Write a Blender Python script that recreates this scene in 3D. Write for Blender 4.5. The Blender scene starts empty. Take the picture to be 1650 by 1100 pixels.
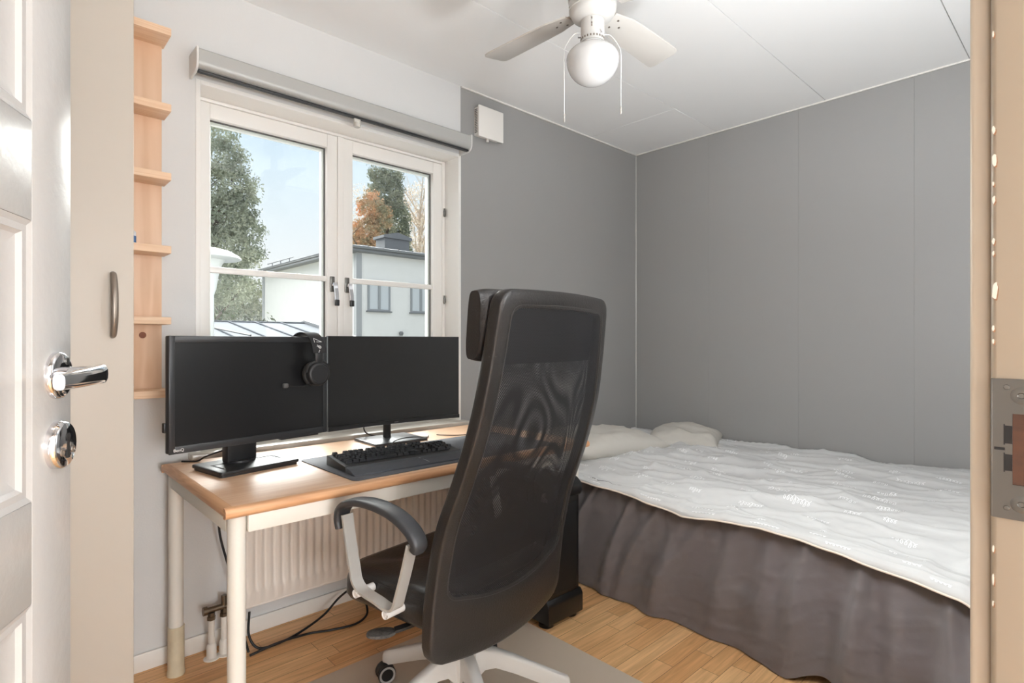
import bpy, bmesh, math, random
from mathutils import Vector, Matrix, noise
R = math.radians
PI = math.pi
random.seed(7)
SC = bpy.context.scene
COL = SC.collection
H = 1.14                       # camera height
CAM = Vector((-3.349, -2.292, H))
FPX = 900.6                    # focal length in pixels of the 1650 px frame
YAW = math.atan(962 / FPX)     # angle between view axis and +X
FW = Vector((math.cos(YAW), math.sin(YAW), 0)); RT = Vector((math.sin(YAW), -math.cos(YAW), 0))
CEIL = 2.46

# ------------------------------------------------------------------ colours and materials
def lin(c):
    c /= 255.0
    return c / 12.92 if c <= 0.04045 else ((c + 0.055) / 1.055) ** 2.4
def rgb(r, g, b): return (lin(r), lin(g), lin(b), 1)
MATS = {}
def mat(name, color, rough=0.5, metal=0.0, spec=0.5, bump=0.0, bscale=60.0, var=0.0, vscale=4.0, stretch=(1, 1, 1),
        color2=None, coat=0.0, sheen=0.0, trans=0.0):
    m = bpy.data.materials.new(name); m.use_nodes = True; MATS[name] = m
    nt = m.node_tree; b = nt.nodes['Principled BSDF']
    b.inputs['Base Color'].default_value = color
    b.inputs['Roughness'].default_value = rough; b.inputs['Metallic'].default_value = metal
    b.inputs['Specular IOR Level'].default_value = spec
    b.inputs['Coat Weight'].default_value = coat; b.inputs['Sheen Weight'].default_value = sheen
    b.inputs['Transmission Weight'].default_value = trans
    tc = nt.nodes.new('ShaderNodeTexCoord'); mp = nt.nodes.new('ShaderNodeMapping')
    mp.inputs['Scale'].default_value = stretch
    nt.links.new(tc.outputs['Object'], mp.inputs['Vector'])
    if var > 0 or color2:
        n = nt.nodes.new('ShaderNodeTexNoise'); n.inputs['Scale'].default_value = vscale; n.inputs['Detail'].default_value = 6
        nt.links.new(mp.outputs['Vector'], n.inputs['Vector'])
        mx = nt.nodes.new('ShaderNodeMix'); mx.data_type = 'RGBA'
        rp = nt.nodes.new('ShaderNodeValToRGB'); rp.color_ramp.elements[0].position = 0.35; rp.color_ramp.elements[1].position = 0.65
        nt.links.new(n.outputs['Fac'], rp.inputs['Fac'])
        c2 = color2 or tuple(max(0, x * (1 - var)) for x in color[:3]) + (1,)
        mx.inputs['A'].default_value = color; mx.inputs['B'].default_value = c2
        nt.links.new(rp.outputs['Color'], mx.inputs['Factor'])
        nt.links.new(mx.outputs['Result'], b.inputs['Base Color'])
    if bump > 0:
        n2 = nt.nodes.new('ShaderNodeTexNoise'); n2.inputs['Scale'].default_value = bscale; n2.inputs['Detail'].default_value = 4
        nt.links.new(mp.outputs['Vector'], n2.inputs['Vector'])
        bp = nt.nodes.new('ShaderNodeBump'); bp.inputs['Strength'].default_value = bump; bp.inputs['Distance'].default_value = 0.002
        nt.links.new(n2.outputs['Fac'], bp.inputs['Height']); nt.links.new(bp.outputs['Normal'], b.inputs['Normal'])
    return m

def wood(name, c1, c2, axis='X', scale=1.0, rough=0.4, ring=9.0):
    m = bpy.data.materials.new(name); m.use_nodes = True; MATS[name] = m
    nt = m.node_tree; b = nt.nodes['Principled BSDF']; b.inputs['Roughness'].default_value = rough
    tc = nt.nodes.new('ShaderNodeTexCoord'); mp = nt.nodes.new('ShaderNodeMapping')
    st = {'X': (0.7, 12, 12), 'Y': (12, 0.7, 12), 'Z': (6, 6, 0.9)}[axis]
    mp.inputs['Scale'].default_value = tuple(s * scale for s in st)
    nt.links.new(tc.outputs['Object'], mp.inputs['Vector'])
    n = nt.nodes.new('ShaderNodeTexNoise'); n.inputs['Scale'].default_value = 1.6; n.inputs['Detail'].default_value = 3; n.inputs['Distortion'].default_value = 0.6
    nt.links.new(mp.outputs['Vector'], n.inputs['Vector'])
    mul = nt.nodes.new('ShaderNodeMath'); mul.operation = 'MULTIPLY'; mul.inputs[1].default_value = ring * 6
    nt.links.new(n.outputs['Fac'], mul.inputs[0])
    sn = nt.nodes.new('ShaderNodeMath'); sn.operation = 'SINE'; nt.links.new(mul.outputs[0], sn.inputs[0])
    ma = nt.nodes.new('ShaderNodeMath'); ma.operation = 'MULTIPLY_ADD'; ma.inputs[1].default_value = 0.3; ma.inputs[2].default_value = 0.5
    nt.links.new(sn.outputs[0], ma.inputs[0])
    n2 = nt.nodes.new('ShaderNodeTexNoise'); n2.inputs['Scale'].default_value = 14; n2.inputs['Detail'].default_value = 5
    nt.links.new(mp.outputs['Vector'], n2.inputs['Vector'])
    ad = nt.nodes.new('ShaderNodeMath'); ad.operation = 'MULTIPLY_ADD'; ad.inputs[1].default_value = 0.5
    nt.links.new(n2.outputs['Fac'], ad.inputs[0]); nt.links.new(ma.outputs[0], ad.inputs[2])
    mx = nt.nodes.new('ShaderNodeMix'); mx.data_type = 'RGBA'; mx.inputs['A'].default_value = c1; mx.inputs['B'].default_value = c2
    sb = nt.nodes.new('ShaderNodeMath'); sb.operation = 'SUBTRACT'; sb.inputs[1].default_value = 0.25; sb.use_clamp = True
    nt.links.new(ad.outputs[0], sb.inputs[0]); nt.links.new(sb.outputs[0], mx.inputs['Factor'])
    nt.links.new(mx.outputs['Result'], b.inputs['Base Color'])
    return m

def parquet():
    m = bpy.data.materials.new('oak_parquet'); m.use_nodes = True; MATS['parquet'] = m
    nt = m.node_tree; b = nt.nodes['Principled BSDF']; b.inputs['Roughness'].default_value = 0.38
    tc = nt.nodes.new('ShaderNodeTexCoord')
    br = nt.nodes.new('ShaderNodeTexBrick'); br.inputs['Scale'].default_value = 1.0
    br.inputs['Brick Width'].default_value = 0.43; br.inputs['Row Height'].default_value = 0.068
    br.inputs['Mortar Size'].default_value = 0.0009; br.inputs['Mortar Smooth'].default_value = 0.3
    br.inputs['Bias'].default_value = 0.0; br.offset = 0.37; br.offset_frequency = 2; br.squash = 1.25; br.squash_frequency = 3
    br.inputs['Color1'].default_value = rgb(242, 199, 146); br.inputs['Color2'].default_value = rgb(224, 172, 118); br.inputs['Mortar'].default_value = rgb(120, 84, 54)
    nt.links.new(tc.outputs['Object'], br.inputs['Vector'])
    # per-plank shift of the grain
    mp = nt.nodes.new('ShaderNodeMapping'); mp.inputs['Scale'].default_value = (1.6, 26, 1)
    ad = nt.nodes.new('ShaderNodeVectorMath'); ad.operation = 'ADD'
    sc = nt.nodes.new('ShaderNodeVectorMath'); sc.operation = 'SCALE'; sc.inputs['Scale'].default_value = 37.0
    nt.links.new(br.outputs['Color'], sc.inputs[0]); nt.links.new(tc.outputs['Object'], ad.inputs[0]); nt.links.new(sc.outputs[0], ad.inputs[1])
    nt.links.new(ad.outputs[0], mp.inputs['Vector'])
    n = nt.nodes.new('ShaderNodeTexNoise'); n.inputs['Scale'].default_value = 2.2; n.inputs['Detail'].default_value = 8; n.inputs['Distortion'].default_value = 1.0
    nt.links.new(mp.outputs['Vector'], n.inputs['Vector'])
    rp = nt.nodes.new('ShaderNodeValToRGB'); rp.color_ramp.elements[0].position = 0.3; rp.color_ramp.elements[0].color = (0.74, 0.68, 0.62, 1)
    rp.color_ramp.elements[1].position = 0.7; rp.color_ramp.elements[1].color = (1.06, 1.05, 1.03, 1)
    nt.links.new(n.outputs['Fac'], rp.inputs['Fac'])
    mx = nt.nodes.new('ShaderNodeMix'); mx.data_type = 'RGBA'; mx.blend_type = 'MULTIPLY'; mx.inputs['Factor'].default_value = 1.0
    nt.links.new(br.outputs['Color'], mx.inputs['A']); nt.links.new(rp.outputs['Color'], mx.inputs['B'])
    nt.links.new(mx.outputs['Result'], b.inputs['Base Color'])
    bp = nt.nodes.new('ShaderNodeBump'); bp.inputs['Strength'].default_value = 0.15; bp.inputs['Distance'].default_value = 0.001
    nt.links.new(n.outputs['Fac'], bp.inputs['Height']); nt.links.new(bp.outputs['Normal'], b.inputs['Normal'])
    return m

def glass_pane():
    m = bpy.data.materials.new('window_glass'); m.use_nodes = True; MATS['glass'] = m
    nt = m.node_tree; nt.nodes.remove(nt.nodes['Principled BSDF']); out = nt.nodes['Material Output']
    t = nt.nodes.new('ShaderNodeBsdfTransparent'); t.inputs['Color'].default_value = (0.96, 0.98, 0.97, 1)
    g = nt.nodes.new('ShaderNodeBsdfGlossy'); g.inputs['Roughness'].default_value = 0.02
    f = nt.nodes.new('ShaderNodeFresnel'); f.inputs['IOR'].default_value = 1.45
    mx = nt.nodes.new('ShaderNodeMixShader')
    nt.links.new(f.outputs[0], mx.inputs[0]); nt.links.new(t.outputs[0], mx.inputs[1]); nt.links.new(g.outputs[0], mx.inputs[2])
    nt.links.new(mx.outputs[0], out.inputs['Surface'])
    return m

def weave(name, color, pitch, thresh, rough=0.6):
    # black net: round holes through a fine grid of threads, laid out in the chair's own x and z
    m = bpy.data.materials.new(name); m.use_nodes = True; MATS[name] = m
    nt = m.node_tree; b = nt.nodes['Principled BSDF']; out = nt.nodes['Material Output']
    b.inputs['Base Color'].default_value = color; b.inputs['Roughness'].default_value = rough
    tc = nt.nodes.new('ShaderNodeTexCoord'); sp = nt.nodes.new('ShaderNodeSeparateXYZ'); nt.links.new(tc.outputs['Object'], sp.inputs[0])
    def M(op, a, bb=None):
        n = nt.nodes.new('ShaderNodeMath'); n.operation = op
        for i, x in enumerate((a, bb)):
            if x is None: continue
            if isinstance(x, (int, float)): n.inputs[i].default_value = x
            else: nt.links.new(x, n.inputs[i])
        return n.outputs[0]
    s1 = M('SINE', M('MULTIPLY', M('ADD', sp.outputs['X'], sp.outputs['Z']), 2 * PI / pitch))
    s2 = M('SINE', M('MULTIPLY', M('SUBTRACT', sp.outputs['X'], sp.outputs['Z']), 2 * PI / pitch))
    hole = M('GREATER_THAN', M('ADD', s1, s2), thresh)
    t = nt.nodes.new('ShaderNodeBsdfTransparent'); mx = nt.nodes.new('ShaderNodeMixShader')
    nt.links.new(hole, mx.inputs[0]); nt.links.new(b.outputs[0], mx.inputs[1]); nt.links.new(t.outputs[0], mx.inputs[2])
    nt.links.new(mx.outputs[0], out.inputs['Surface'])
    return m

def frosted(name, color, alpha, rough=0.35):
    m = bpy.data.materials.new(name); m.use_nodes = True; MATS[name] = m
    nt = m.node_tree; b = nt.nodes['Principled BSDF']; out = nt.nodes['Material Output']
    b.inputs['Base Color'].default_value = color; b.inputs['Roughness'].default_value = rough
    t = nt.nodes.new('ShaderNodeBsdfTransparent'); mx = nt.nodes.new('ShaderNodeMixShader'); mx.inputs[0].default_value = alpha
    nt.links.new(t.outputs[0], mx.inputs[1]); nt.links.new(b.outputs[0], mx.inputs[2]); nt.links.new(mx.outputs[0], out.inputs['Surface'])
    return m

def leafy(name, c1, c2, scale=0.8):
    m = bpy.data.materials.new(name); m.use_nodes = True; MATS[name] = m
    nt = m.node_tree; b = nt.nodes['Principled BSDF']; b.inputs['Roughness'].default_value = 0.7; b.inputs['Specular IOR Level'].default_value = 0.2
    tc = nt.nodes.new('ShaderNodeTexCoord'); n = nt.nodes.new('ShaderNodeTexNoise'); n.inputs['Scale'].default_value = scale; n.inputs['Detail'].default_value = 5
    nt.links.new(tc.outputs['Object'], n.inputs['Vector'])
    rp = nt.nodes.new('ShaderNodeValToRGB'); rp.color_ramp.elements[0].position = 0.38; rp.color_ramp.elements[1].position = 0.62
    rp.color_ramp.elements[0].color = c1; rp.color_ramp.elements[1].color = c2
    nt.links.new(n.outputs['Fac'], rp.inputs['Fac']); nt.links.new(rp.outputs['Color'], b.inputs['Base Color'])
    return m

mat('white_wall', rgb(213, 213, 212), 0.85, bump=0.25, bscale=220, var=0.02)
mat('gray_wall', rgb(153, 152, 150), 0.42, bump=0.08, bscale=300)
mat('ceiling_white', rgb(238, 238, 237), 0.8)
mat('trim_white', rgb(228, 225, 219), 0.4)
mat('window_white', rgb(236, 234, 230), 0.35)
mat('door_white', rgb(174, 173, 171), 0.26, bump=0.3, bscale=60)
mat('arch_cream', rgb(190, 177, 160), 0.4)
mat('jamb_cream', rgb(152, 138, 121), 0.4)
mat('chip_white', rgb(196, 188, 176), 0.6)
mat('wardrobe_cream', rgb(184, 176, 165), 0.45)
mat('chrome', rgb(225, 225, 228), 0.06, metal=1.0)
mat('steel', rgb(118, 116, 112), 0.35, metal=1.0, bump=0.2, bscale=40)
mat('pewter', rgb(128, 118, 108), 0.38, metal=0.55)
mat('brass_dark', rgb(120, 108, 92), 0.4, metal=0.9)
mat('black_hole', rgb(18, 16, 15), 0.8)
mat('slot_wood_shade', rgb(72, 42, 24), 0.6, var=0.25, vscale=30, stretch=(1, 1, 6))
mat('blind_gray', rgb(178, 178, 175), 0.4, metal=0.25)
mat('blind_end', rgb(214, 213, 210), 0.4)
mat('clear_plastic', rgb(200, 196, 188), 0.25)
mat('sill_marble', rgb(214, 209, 200), 0.25, color2=rgb(186, 180, 170), vscale=9, stretch=(1, 4, 4))
wood('beech', rgb(234, 198, 166), rgb(220, 176, 140), 'X', 1.0, 0.42)
wood('beech_edge', rgb(222, 174, 132), rgb(198, 146, 104), 'X', 1.0, 0.38)
wood('birch', rgb(228, 196, 168), rgb(212, 174, 142), 'Z', 0.55, 0.45, ring=7)
wood('birch_shelf', rgb(234, 203, 172), rgb(220, 182, 148), 'X', 0.8, 0.45)
parquet(); glass_pane()
mat('desk_white', rgb(226, 222, 213), 0.4, bump=0.05)
mat('sleeve_yellow', rgb(214, 203, 176), 0.45, color2=rgb(196, 184, 158), vscale=14)
mat('radiator_white', rgb(232, 223, 213), 0.35)
mat('pipe_white', rgb(230, 226, 218), 0.35)
mat('black_plastic', rgb(38, 38, 39), 0.42)
mat('bezel_black', rgb(46, 47, 49), 0.35)
mat('screen_matte', rgb(24, 24, 25), 0.30, spec=0.55)
mat('screen_curved', rgb(24, 23, 23), 0.25, spec=0.6)
mat('key_black', rgb(34, 35, 38), 0.35)
mat('print_white', rgb(225, 225, 225), 0.6)
mat('cable_black', rgb(22, 22, 23), 0.45)
mat('pad_gray', rgb(82, 84, 90), 0.75, bump=0.15, bscale=900)
mat('leather', rgb(34, 32, 31), 0.38, bump=0.35, bscale=240, color2=rgb(40, 37, 36), vscale=6)
mat('leather_seat', rgb(38, 37, 37), 0.3, bump=0.4, bscale=130)
mat('stitch', rgb(72, 70, 69), 0.7)
weave('mesh_back', rgb(26, 26, 29), 0.0060, 0.62)
weave('mesh_front', rgb(36, 36, 40), 0.00603, 0.55)
mat('pad_dark', rgb(30, 30, 34), 0.8)
mat('arm_pad', rgb(56, 57, 60), 0.42, bump=0.1)
mat('arm_metal', rgb(196, 194, 189), 0.38, metal=0.3)
mat('base_white', rgb(224, 222, 219), 0.32)
mat('caster_black', rgb(26, 26, 27), 0.4)
mat('caster_ring', rgb(190, 190, 190), 0.4)
mat('lever_gray', rgb(66, 64, 62), 0.8, bump=1.0, bscale=260, color2=rgb(96, 92, 88), vscale=120)
frosted('mat_plastic', rgb(236, 222, 204), 0.78, 0.4)
mat('tower_black', rgb(11, 11, 12), 0.38, bump=0.1)
mat('tower_mesh', rgb(7, 7, 8), 0.6)
mat('skirt_gray', rgb(112, 107, 107), 0.85, bump=0.5, bscale=45, sheen=0.15, color2=rgb(113, 107, 108), vscale=5)
mat('duvet', rgb(201, 201, 200), 0.9, bump=0.35, bscale=45, sheen=0.1)
mat('duvet_print', rgb(246, 246, 246), 0.85)
mat('duvet_under', rgb(228, 216, 202), 0.9)
mat('pillow_beige', rgb(196, 192, 184), 0.9, bump=0.4, bscale=45)
mat('mattress', rgb(215, 208, 198), 0.9)
mat('fan_white', rgb(198, 196, 192), 0.3)
mat('fan_blade', rgb(194, 190, 184), 0.4)
mat('globe_opal', rgb(198, 198, 197), 0.12, coat=0.4)
mat('chain_white', rgb(230, 230, 228), 0.4)
mat('vent_white', rgb(232, 229, 224), 0.4)
mat('bottle_white', rgb(225, 228, 232), 0.4)
mat('bottle_blue', rgb(70, 110, 160), 0.4)
mat('render_white', rgb(247, 246, 245), 0.9, var=0.03)
mat('roof_gray', rgb(92, 98, 106), 0.8, spec=0.12, var=0.08, vscale=2)
mat('fascia_gray', rgb(126, 128, 132), 0.5)
mat('frame_gray', rgb(156, 160, 165), 0.5)
mat('house_pane', rgb(212, 218, 224), 0.15)
mat('lamp_white', rgb(225, 228, 228), 0.4)
mat('bark', rgb(92, 82, 72), 0.9)
mat('bark_pale', rgb(190, 176, 164), 0.9)
mat('lawn', rgb(112, 112, 96), 0.95, color2=rgb(96, 98, 82), vscale=0.7)
leafy('leaf_oak', rgb(128, 138, 118), rgb(180, 184, 164))
leafy('leaf_bush', rgb(120, 130, 108), rgb(172, 174, 150))
leafy('leaf_poplar', rgb(122, 132, 114), rgb(168, 172, 150))
leafy('leaf_orange', rgb(166, 160, 132), rgb(228, 178, 140))
leafy('leaf_bare', rgb(222, 208, 192), rgb(238, 230, 220))
leafy('leaf_hedge', rgb(52, 66, 40), rgb(96, 106, 66), 2.0)
M = MATS

# ------------------------------------------------------------------ mesh helpers
WORLD = {}
def bmn(): return bmesh.new()
def box(bm, x0, x1, y0, y1, z0, z1, bev=0.0, seg=2, xf=None):
    r = bmesh.ops.create_cube(bm, size=1.0)
    vs = r['verts']
    for v in vs:
        v.co = Vector(((x0 + x1) / 2 + v.co.x * (x1 - x0), (y0 + y1) / 2 + v.co.y * (y1 - y0), (z0 + z1) / 2 + v.co.z * (z1 - z0)))
    if xf is not None: bmesh.ops.transform(bm, matrix=xf, verts=vs)
    if bev > 0:
        es = list({e for v in vs for e in v.link_edges})
        bmesh.ops.bevel(bm, geom=es, offset=bev, segments=seg, affect='EDGES', profile=0.5)
    return bm
def bx(*a, **k): return box(bmn(), *a, **k)
def lathe(bm, prof, seg=32, xf=None, cap=True):
    # prof: list of (r, z) bottom to top, turned about Z
    rings = []
    for r, z in prof:
        rings.append([bm.verts.new((r * math.cos(2 * PI * i / seg), r * math.sin(2 * PI * i / seg), z)) for i in range(seg)])
    for a, b in zip(rings, rings[1:]):
        for i in range(seg):
            bm.faces.new((a[i], a[(i + 1) % seg], b[(i + 1) % seg], b[i]))
    if cap:
        bm.faces.new(list(reversed(rings[0]))); bm.faces.new(rings[-1])
    if xf is not None: bmesh.ops.transform(bm, matrix=xf, verts=[v for r in rings for v in r])
    return bm
def frame_z(d):
    d = Vector(d).normalized(); up = Vector((0, 0, 1)) if abs(d.z) < 0.95 else Vector((0, 1, 0))
    x = up.cross(d).normalized(); y = d.cross(x)
    return x, y, d
def rod(bm, a, b, r, r2=None, seg=16):
    a, b = Vector(a), Vector(b); x, y, d = frame_z(b - a); L = (b - a).length
    m = Matrix(((x.x, y.x, d.x, a.x), (x.y, y.y, d.y, a.y), (x.z, y.z, d.z, a.z), (0, 0, 0, 1)))
    return lathe(bm, [(r, 0), (r if r2 is None else r2, L)], seg, m)
def spline(pts, n=8):
    P_ = [Vector(p) for p in pts]; P_ = [2 * P_[0] - P_[1]] + P_ + [2 * P_[-1] - P_[-2]]
    out = []
    for i in range(1, len(P_) - 2):
        p0, p1, p2, p3 = P_[i - 1:i + 3]
        for k in range(n):
            t = k / n
            out.append(0.5 * ((2 * p1) + (p2 - p0) * t + (2 * p0 - 5 * p1 + 4 * p2 - p3) * t * t + (3 * p1 - p0 - 3 * p2 + p3) * t ** 3))
    out.append(P_[-2]); return out
def sweep(bm, pts, section, up=None, close=False):
    # section: list of (a, b) in the frame; or function i -> list.  'up' fixes the a axis
    n = len(pts); rings = []; prev = None
    for i, p in enumerate(pts):
        t = (pts[(i + 1) % n] - pts[i - 1]) if close else (pts[min(i + 1, n - 1)] - pts[max(i - 1, 0)])
        t.normalize()
        if up is not None: a = Vector(up); a = (a - t * a.dot(t)).normalized()
        else:
            if prev is None: a = frame_z(t)[0]
            else: a = (prev - t * prev.dot(t)).normalized()
            prev = a
        b = t.cross(a)
        sec = section(i / (n - 1)) if callable(section) else section
        rings.append([bm.verts.new(p + a * s[0] + b * s[1]) for s in sec])
    k = len(rings[0]); m = n if close else n - 1
    for i in range(m):
        A, B = rings[i], rings[(i + 1) % n]
        for j in range(k):
            bm.faces.new((A[j], A[(j + 1) % k], B[(j + 1) % k], B[j]))
    if not close:
        bm.faces.new(list(reversed(rings[0]))); bm.faces.new(rings[-1])
    return bm
def circ(r, n=10, sx=1.0, sy=1.0): return [(r * sx * math.cos(2 * PI * i / n), r * sy * math.sin(2 * PI * i / n)) for i in range(n)]
def tube(bm, pts, r, n=8, sm=8): return sweep(bm, spline(pts, sm), circ(r, n))
def extr(bm, poly, axis, a0, a1, bev=0.0):
    # extrude polygon (list of 2D) along axis 'x','y' or 'z'
    def V(p, a): return {'x': (a, p[0], p[1]), 'y': (p[0], a, p[1]), 'z': (p[0], p[1], a)}[axis]
    A = [bm.verts.new(V(p, a0)) for p in poly]; B = [bm.verts.new(V(p, a1)) for p in poly]; n = len(poly)
    fs = [bm.faces.new(A), bm.faces.new(B)]
    for i in range(n): fs.append(bm.faces.new((A[i], A[(i + 1) % n], B[(i + 1) % n], B[i])))
    bmesh.ops.recalc_face_normals(bm, faces=fs)
    if bev > 0:
        es = list({e for f in fs for e in f.edges})
        bmesh.ops.bevel(bm, geom=es, offset=bev, segments=2, affect='EDGES', profile=0.5)
    return bm
def rrect(w, h, r, n=5, cx=0, cy=0):
    out = []
    for qx, qy, a0 in ((1, 1, 0), (-1, 1, 90), (-1, -1, 180), (1, -1, 270)):
        for k in range(n + 1):
            a = R(a0 + 90 * k / n)
            out.append((cx + qx * (w / 2 - r) + r * math.cos(a), cy + qy * (h / 2 - r) + r * math.sin(a)))
    return out
def grid(bm, fn, nu, nv, flip=False):
    V = [[bm.verts.new(fn(i / nu, j / nv)) for j in range(nv + 1)] for i in range(nu + 1)]
    for i in range(nu):
        for j in range(nv):
            q = (V[i][j], V[i + 1][j], V[i + 1][j + 1], V[i][j + 1])
            bm.faces.new(tuple(reversed(q)) if flip else q)
    return V
def prop(o, label=None, cat=None, group=None, kind=None):
    if label: o['label'] = label
    if cat: o['category'] = cat
    if group: o['group'] = group
    if kind: o['kind'] = kind
    return o
def obj(name, bm, m, parent=None, local=False, sharp=38, label=None, cat=None, group=None, kind=None, smooth=True, recalc=True):
    if recalc: bmesh.ops.recalc_face_normals(bm, faces=bm.faces)
    for f in bm.faces: f.smooth = smooth
    for e in bm.edges:
        if len(e.link_faces) == 2 and e.calc_face_angle(0) > R(sharp): e.smooth = False
    if parent is not None: off = WORLD[parent.name]
    elif local: off = Vector((0, 0, 0))
    else:
        xs = [v.co for v in bm.verts]
        off = Vector(((min(v.x for v in xs) + max(v.x for v in xs)) / 2, (min(v.y for v in xs) + max(v.y for v in xs)) / 2, min(v.z for v in xs)))
    if not local:
        for v in bm.verts: v.co -= off
    me = bpy.data.meshes.new(name); bm.to_mesh(me); bm.free()
    ms = m if isinstance(m, (list, tuple)) else [m]
    for x in ms: me.materials.append(x)
    o = bpy.data.objects.new(name, me); COL.objects.link(o)
    if parent is not None: o.parent = parent
    elif not local: o.location = off
    WORLD[o.name] = off.copy()
    return prop(o, label, cat, group, kind)
def thing(name, label, cat, loc=(0, 0, 0), rz=0.0, group=None, kind=None):
    o = bpy.data.objects.new(name, None); COL.objects.link(o); o.location = loc; o.rotation_euler = (0, 0, rz)
    o.empty_display_size = 0.05; WORLD[o.name] = Vector(loc)
    return prop(o, label, cat, group, kind)
def text_bm(s, size, depth=0.0002, shear=0.0, xf=None, res=3):
    c = bpy.data.curves.new('lettering', 'FONT'); c.body = s; c.size = size; c.extrude = depth; c.shear = shear; c.align_x = 'CENTER'; c.resolution_u = res
    o = bpy.data.objects.new('lettering', c); COL.objects.link(o); bpy.context.view_layer.update()
    me = bpy.data.meshes.new_from_object(o.evaluated_get(bpy.context.evaluated_depsgraph_get()))
    bm = bmn(); bm.from_mesh(me); bpy.data.objects.remove(o); bpy.data.curves.remove(c); bpy.data.meshes.remove(me)
    if xf is not None: bmesh.ops.transform(bm, matrix=xf, verts=bm.verts)
    return bm
def T(x, y, z): return Matrix.Translation((x, y, z))
def RX(d): return Matrix.Rotation(R(d), 4, 'X')
def RY(d): return Matrix.Rotation(R(d), 4, 'Y')
def RZ(d): return Matrix.Rotation(R(d), 4, 'Z')

# ================================================================== ROOM SHELL
XL, YD = -3.74, -2.231         # left wall, door wall (room faces)
WX0, WX1, WZ0, WZ1 = -2.795, -1.568, 0.70, 2.105
def S(name, bm, m, **k): return obj(name, bm, m, kind='structure', **k)

S('floor', bx(XL - 0.1, 0.1, -4.4, 0.0, -0.06, 0.0), M['parquet'])
b = bmn()
xs = [XL - 0.1, -1.895, -0.05 + 0.0, 0.02]
ys = [-4.4, -3.08, -2.463, -1.847, -1.231, -0.607, 0.02]
g = 0.0011
for i in range(len(ys) - 1):
    cuts = [XL - 0.1, -2.75 + (i % 2) * 1.12, -0.51 + (i % 2) * -0.0, 0.02] if i >= 4 else [XL - 0.1, 0.02]
    if i == 5: cuts = [XL - 0.1, -2.9, -0.51, 0.02]
    if i == 4: cuts = [XL - 0.1, 0.02]
    for a, c in zip(cuts, cuts[1:]):
        box(b, a + g, c - g, ys[i] + g, ys[i + 1] - g, CEIL, CEIL + 0.02, 0.0012, 1)
box(b, XL - 0.1, 0.1, -4.4, 0.1, CEIL + 0.018, CEIL + 0.06)
S('ceiling', b, M['ceiling_white'])

# window wall with its opening: white plaster up to the window's right edge, grey beyond
b = bmn(); th = 0.26
box(b, XL - 0.1, WX0, 0, th, -0.06, CEIL + 0.06); box(b, WX0, WX1, 0, th, WZ1, CEIL + 0.06); box(b, WX0, WX1, 0, th, -0.06, WZ0)
nw = len(b.faces)
box(b, WX1, 0.1, 0, th, -0.06, CEIL + 0.06)
b.faces.ensure_lookup_table()
for f in b.faces[nw:]: f.material_index = 1
S('wall_window', b, [M['white_wall'], M['gray_wall']], recalc=True)
# bed wall: grey boards with shallow joints
b = bmn()
yj = [0.0, -0.549, -1.09, -1.632, -2.174, -2.6]
for a, c in zip(yj, yj[1:]): box(b, 0, 0.1, c + 0.0001, a - 0.0001, -0.06, CEIL + 0.06, 0.0006, 1)
box(b, 0.004, 0.12, -2.6, 0.1, -0.06, CEIL + 0.06)
S('wall_right', b, M['gray_wall'])
S('wall_left', bx(XL - 0.1, XL, -4.4, 0.0, -0.06, CEIL + 0.06), M['white_wall'])
# door wall
JX0, JX1, JZ = -3.66, -2.80, 2.07; YB = -2.345
b = bmn()
box(b, XL, JX0 - 0.03, YB, YD, -0.06, CEIL + 0.06); box(b, JX1 + 0.03, 0.0, YB, YD, -0.06, CEIL + 0.06); box(b, JX0 - 0.03, JX1 + 0.03, YB, YD, JZ + 0.03, CEIL + 0.06)
S('wall_door', b, M['white_wall'])
# hall behind the camera
b = bmn(); box(b, -1.8, -1.7, -4.4, YB, -0.06, CEIL + 0.06); S('wall_hall_right', b, M['white_wall'])
S('wall_hall_back', bx(XL - 0.1, -1.7, -4.5, -4.4, -0.06, CEIL + 0.06), M['white_wall'])

# baseboards and ceiling bead
def bb(name, x0, x1, y0, y1): S(name, bx(x0, x1, y0, y1, 0.0, 0.062, 0.004), M['trim_white'])
bb('baseboard_window', XL, 0.0, -0.013, 0.0)
bb('baseboard_right', -0.013, 0.0, YD, -0.014)
bb('baseboard_door', JX1 + 0.09, -0.014, YD, YD + 0.013)
b = bmn(); box(b, WX1 + 0.004, 0, -0.010, 0.0, CEIL - 0.008, CEIL - 0.0002, 0.002); S('trim_1', b, M['trim_white'])
b = bmn(); box(b, -0.010, 0, YD, -0.0105, CEIL - 0.008, CEIL - 0.0002, 0.002); S('trim_2', b, M['trim_white'])
b = bmn(); extr(b, [(0, 0), (-0.006, 0), (0, -0.006)], 'z', 0.0, CEIL - 0.009); S('trim_3', b, mat('gray_bead', rgb(168, 166, 162), 0.4))

# ================================================================== DOORWAY FRAME (right jamb and architrave)
fr = thing('trim_4', 'cream painted door frame with steel strike plate at right edge', 'door frame', (JX1, YD, 0), kind='structure')
b = bmn()
box(b, JX1, JX1 + 0.03, YB, YD, 0, JZ + 0.03, 0.004, 3); box(b, JX0 - 0.03, JX0, YB, YD, 0, JZ + 0.03, 0.002); box(b, JX0, JX1, YB, YD, JZ, JZ + 0.03, 0.002)
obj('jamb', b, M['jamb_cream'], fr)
b = bmn()
box(b, JX1 + 0.010, JX1 + 0.075, YD, YD + 0.0135, 0, JZ + 0.075, 0.0035, 3); box(b, JX0 - 0.075, JX0 - 0.010, YD, YD + 0.0135, 0, JZ + 0.075, 0.003)
box(b, JX0 - 0.010, JX1 + 0.010, YD, YD + 0.0135, JZ + 0.010, JZ + 0.075, 0.003)
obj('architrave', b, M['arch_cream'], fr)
rc = random.Random(5)
bw_, bn_ = bmn(), bmn()
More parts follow.
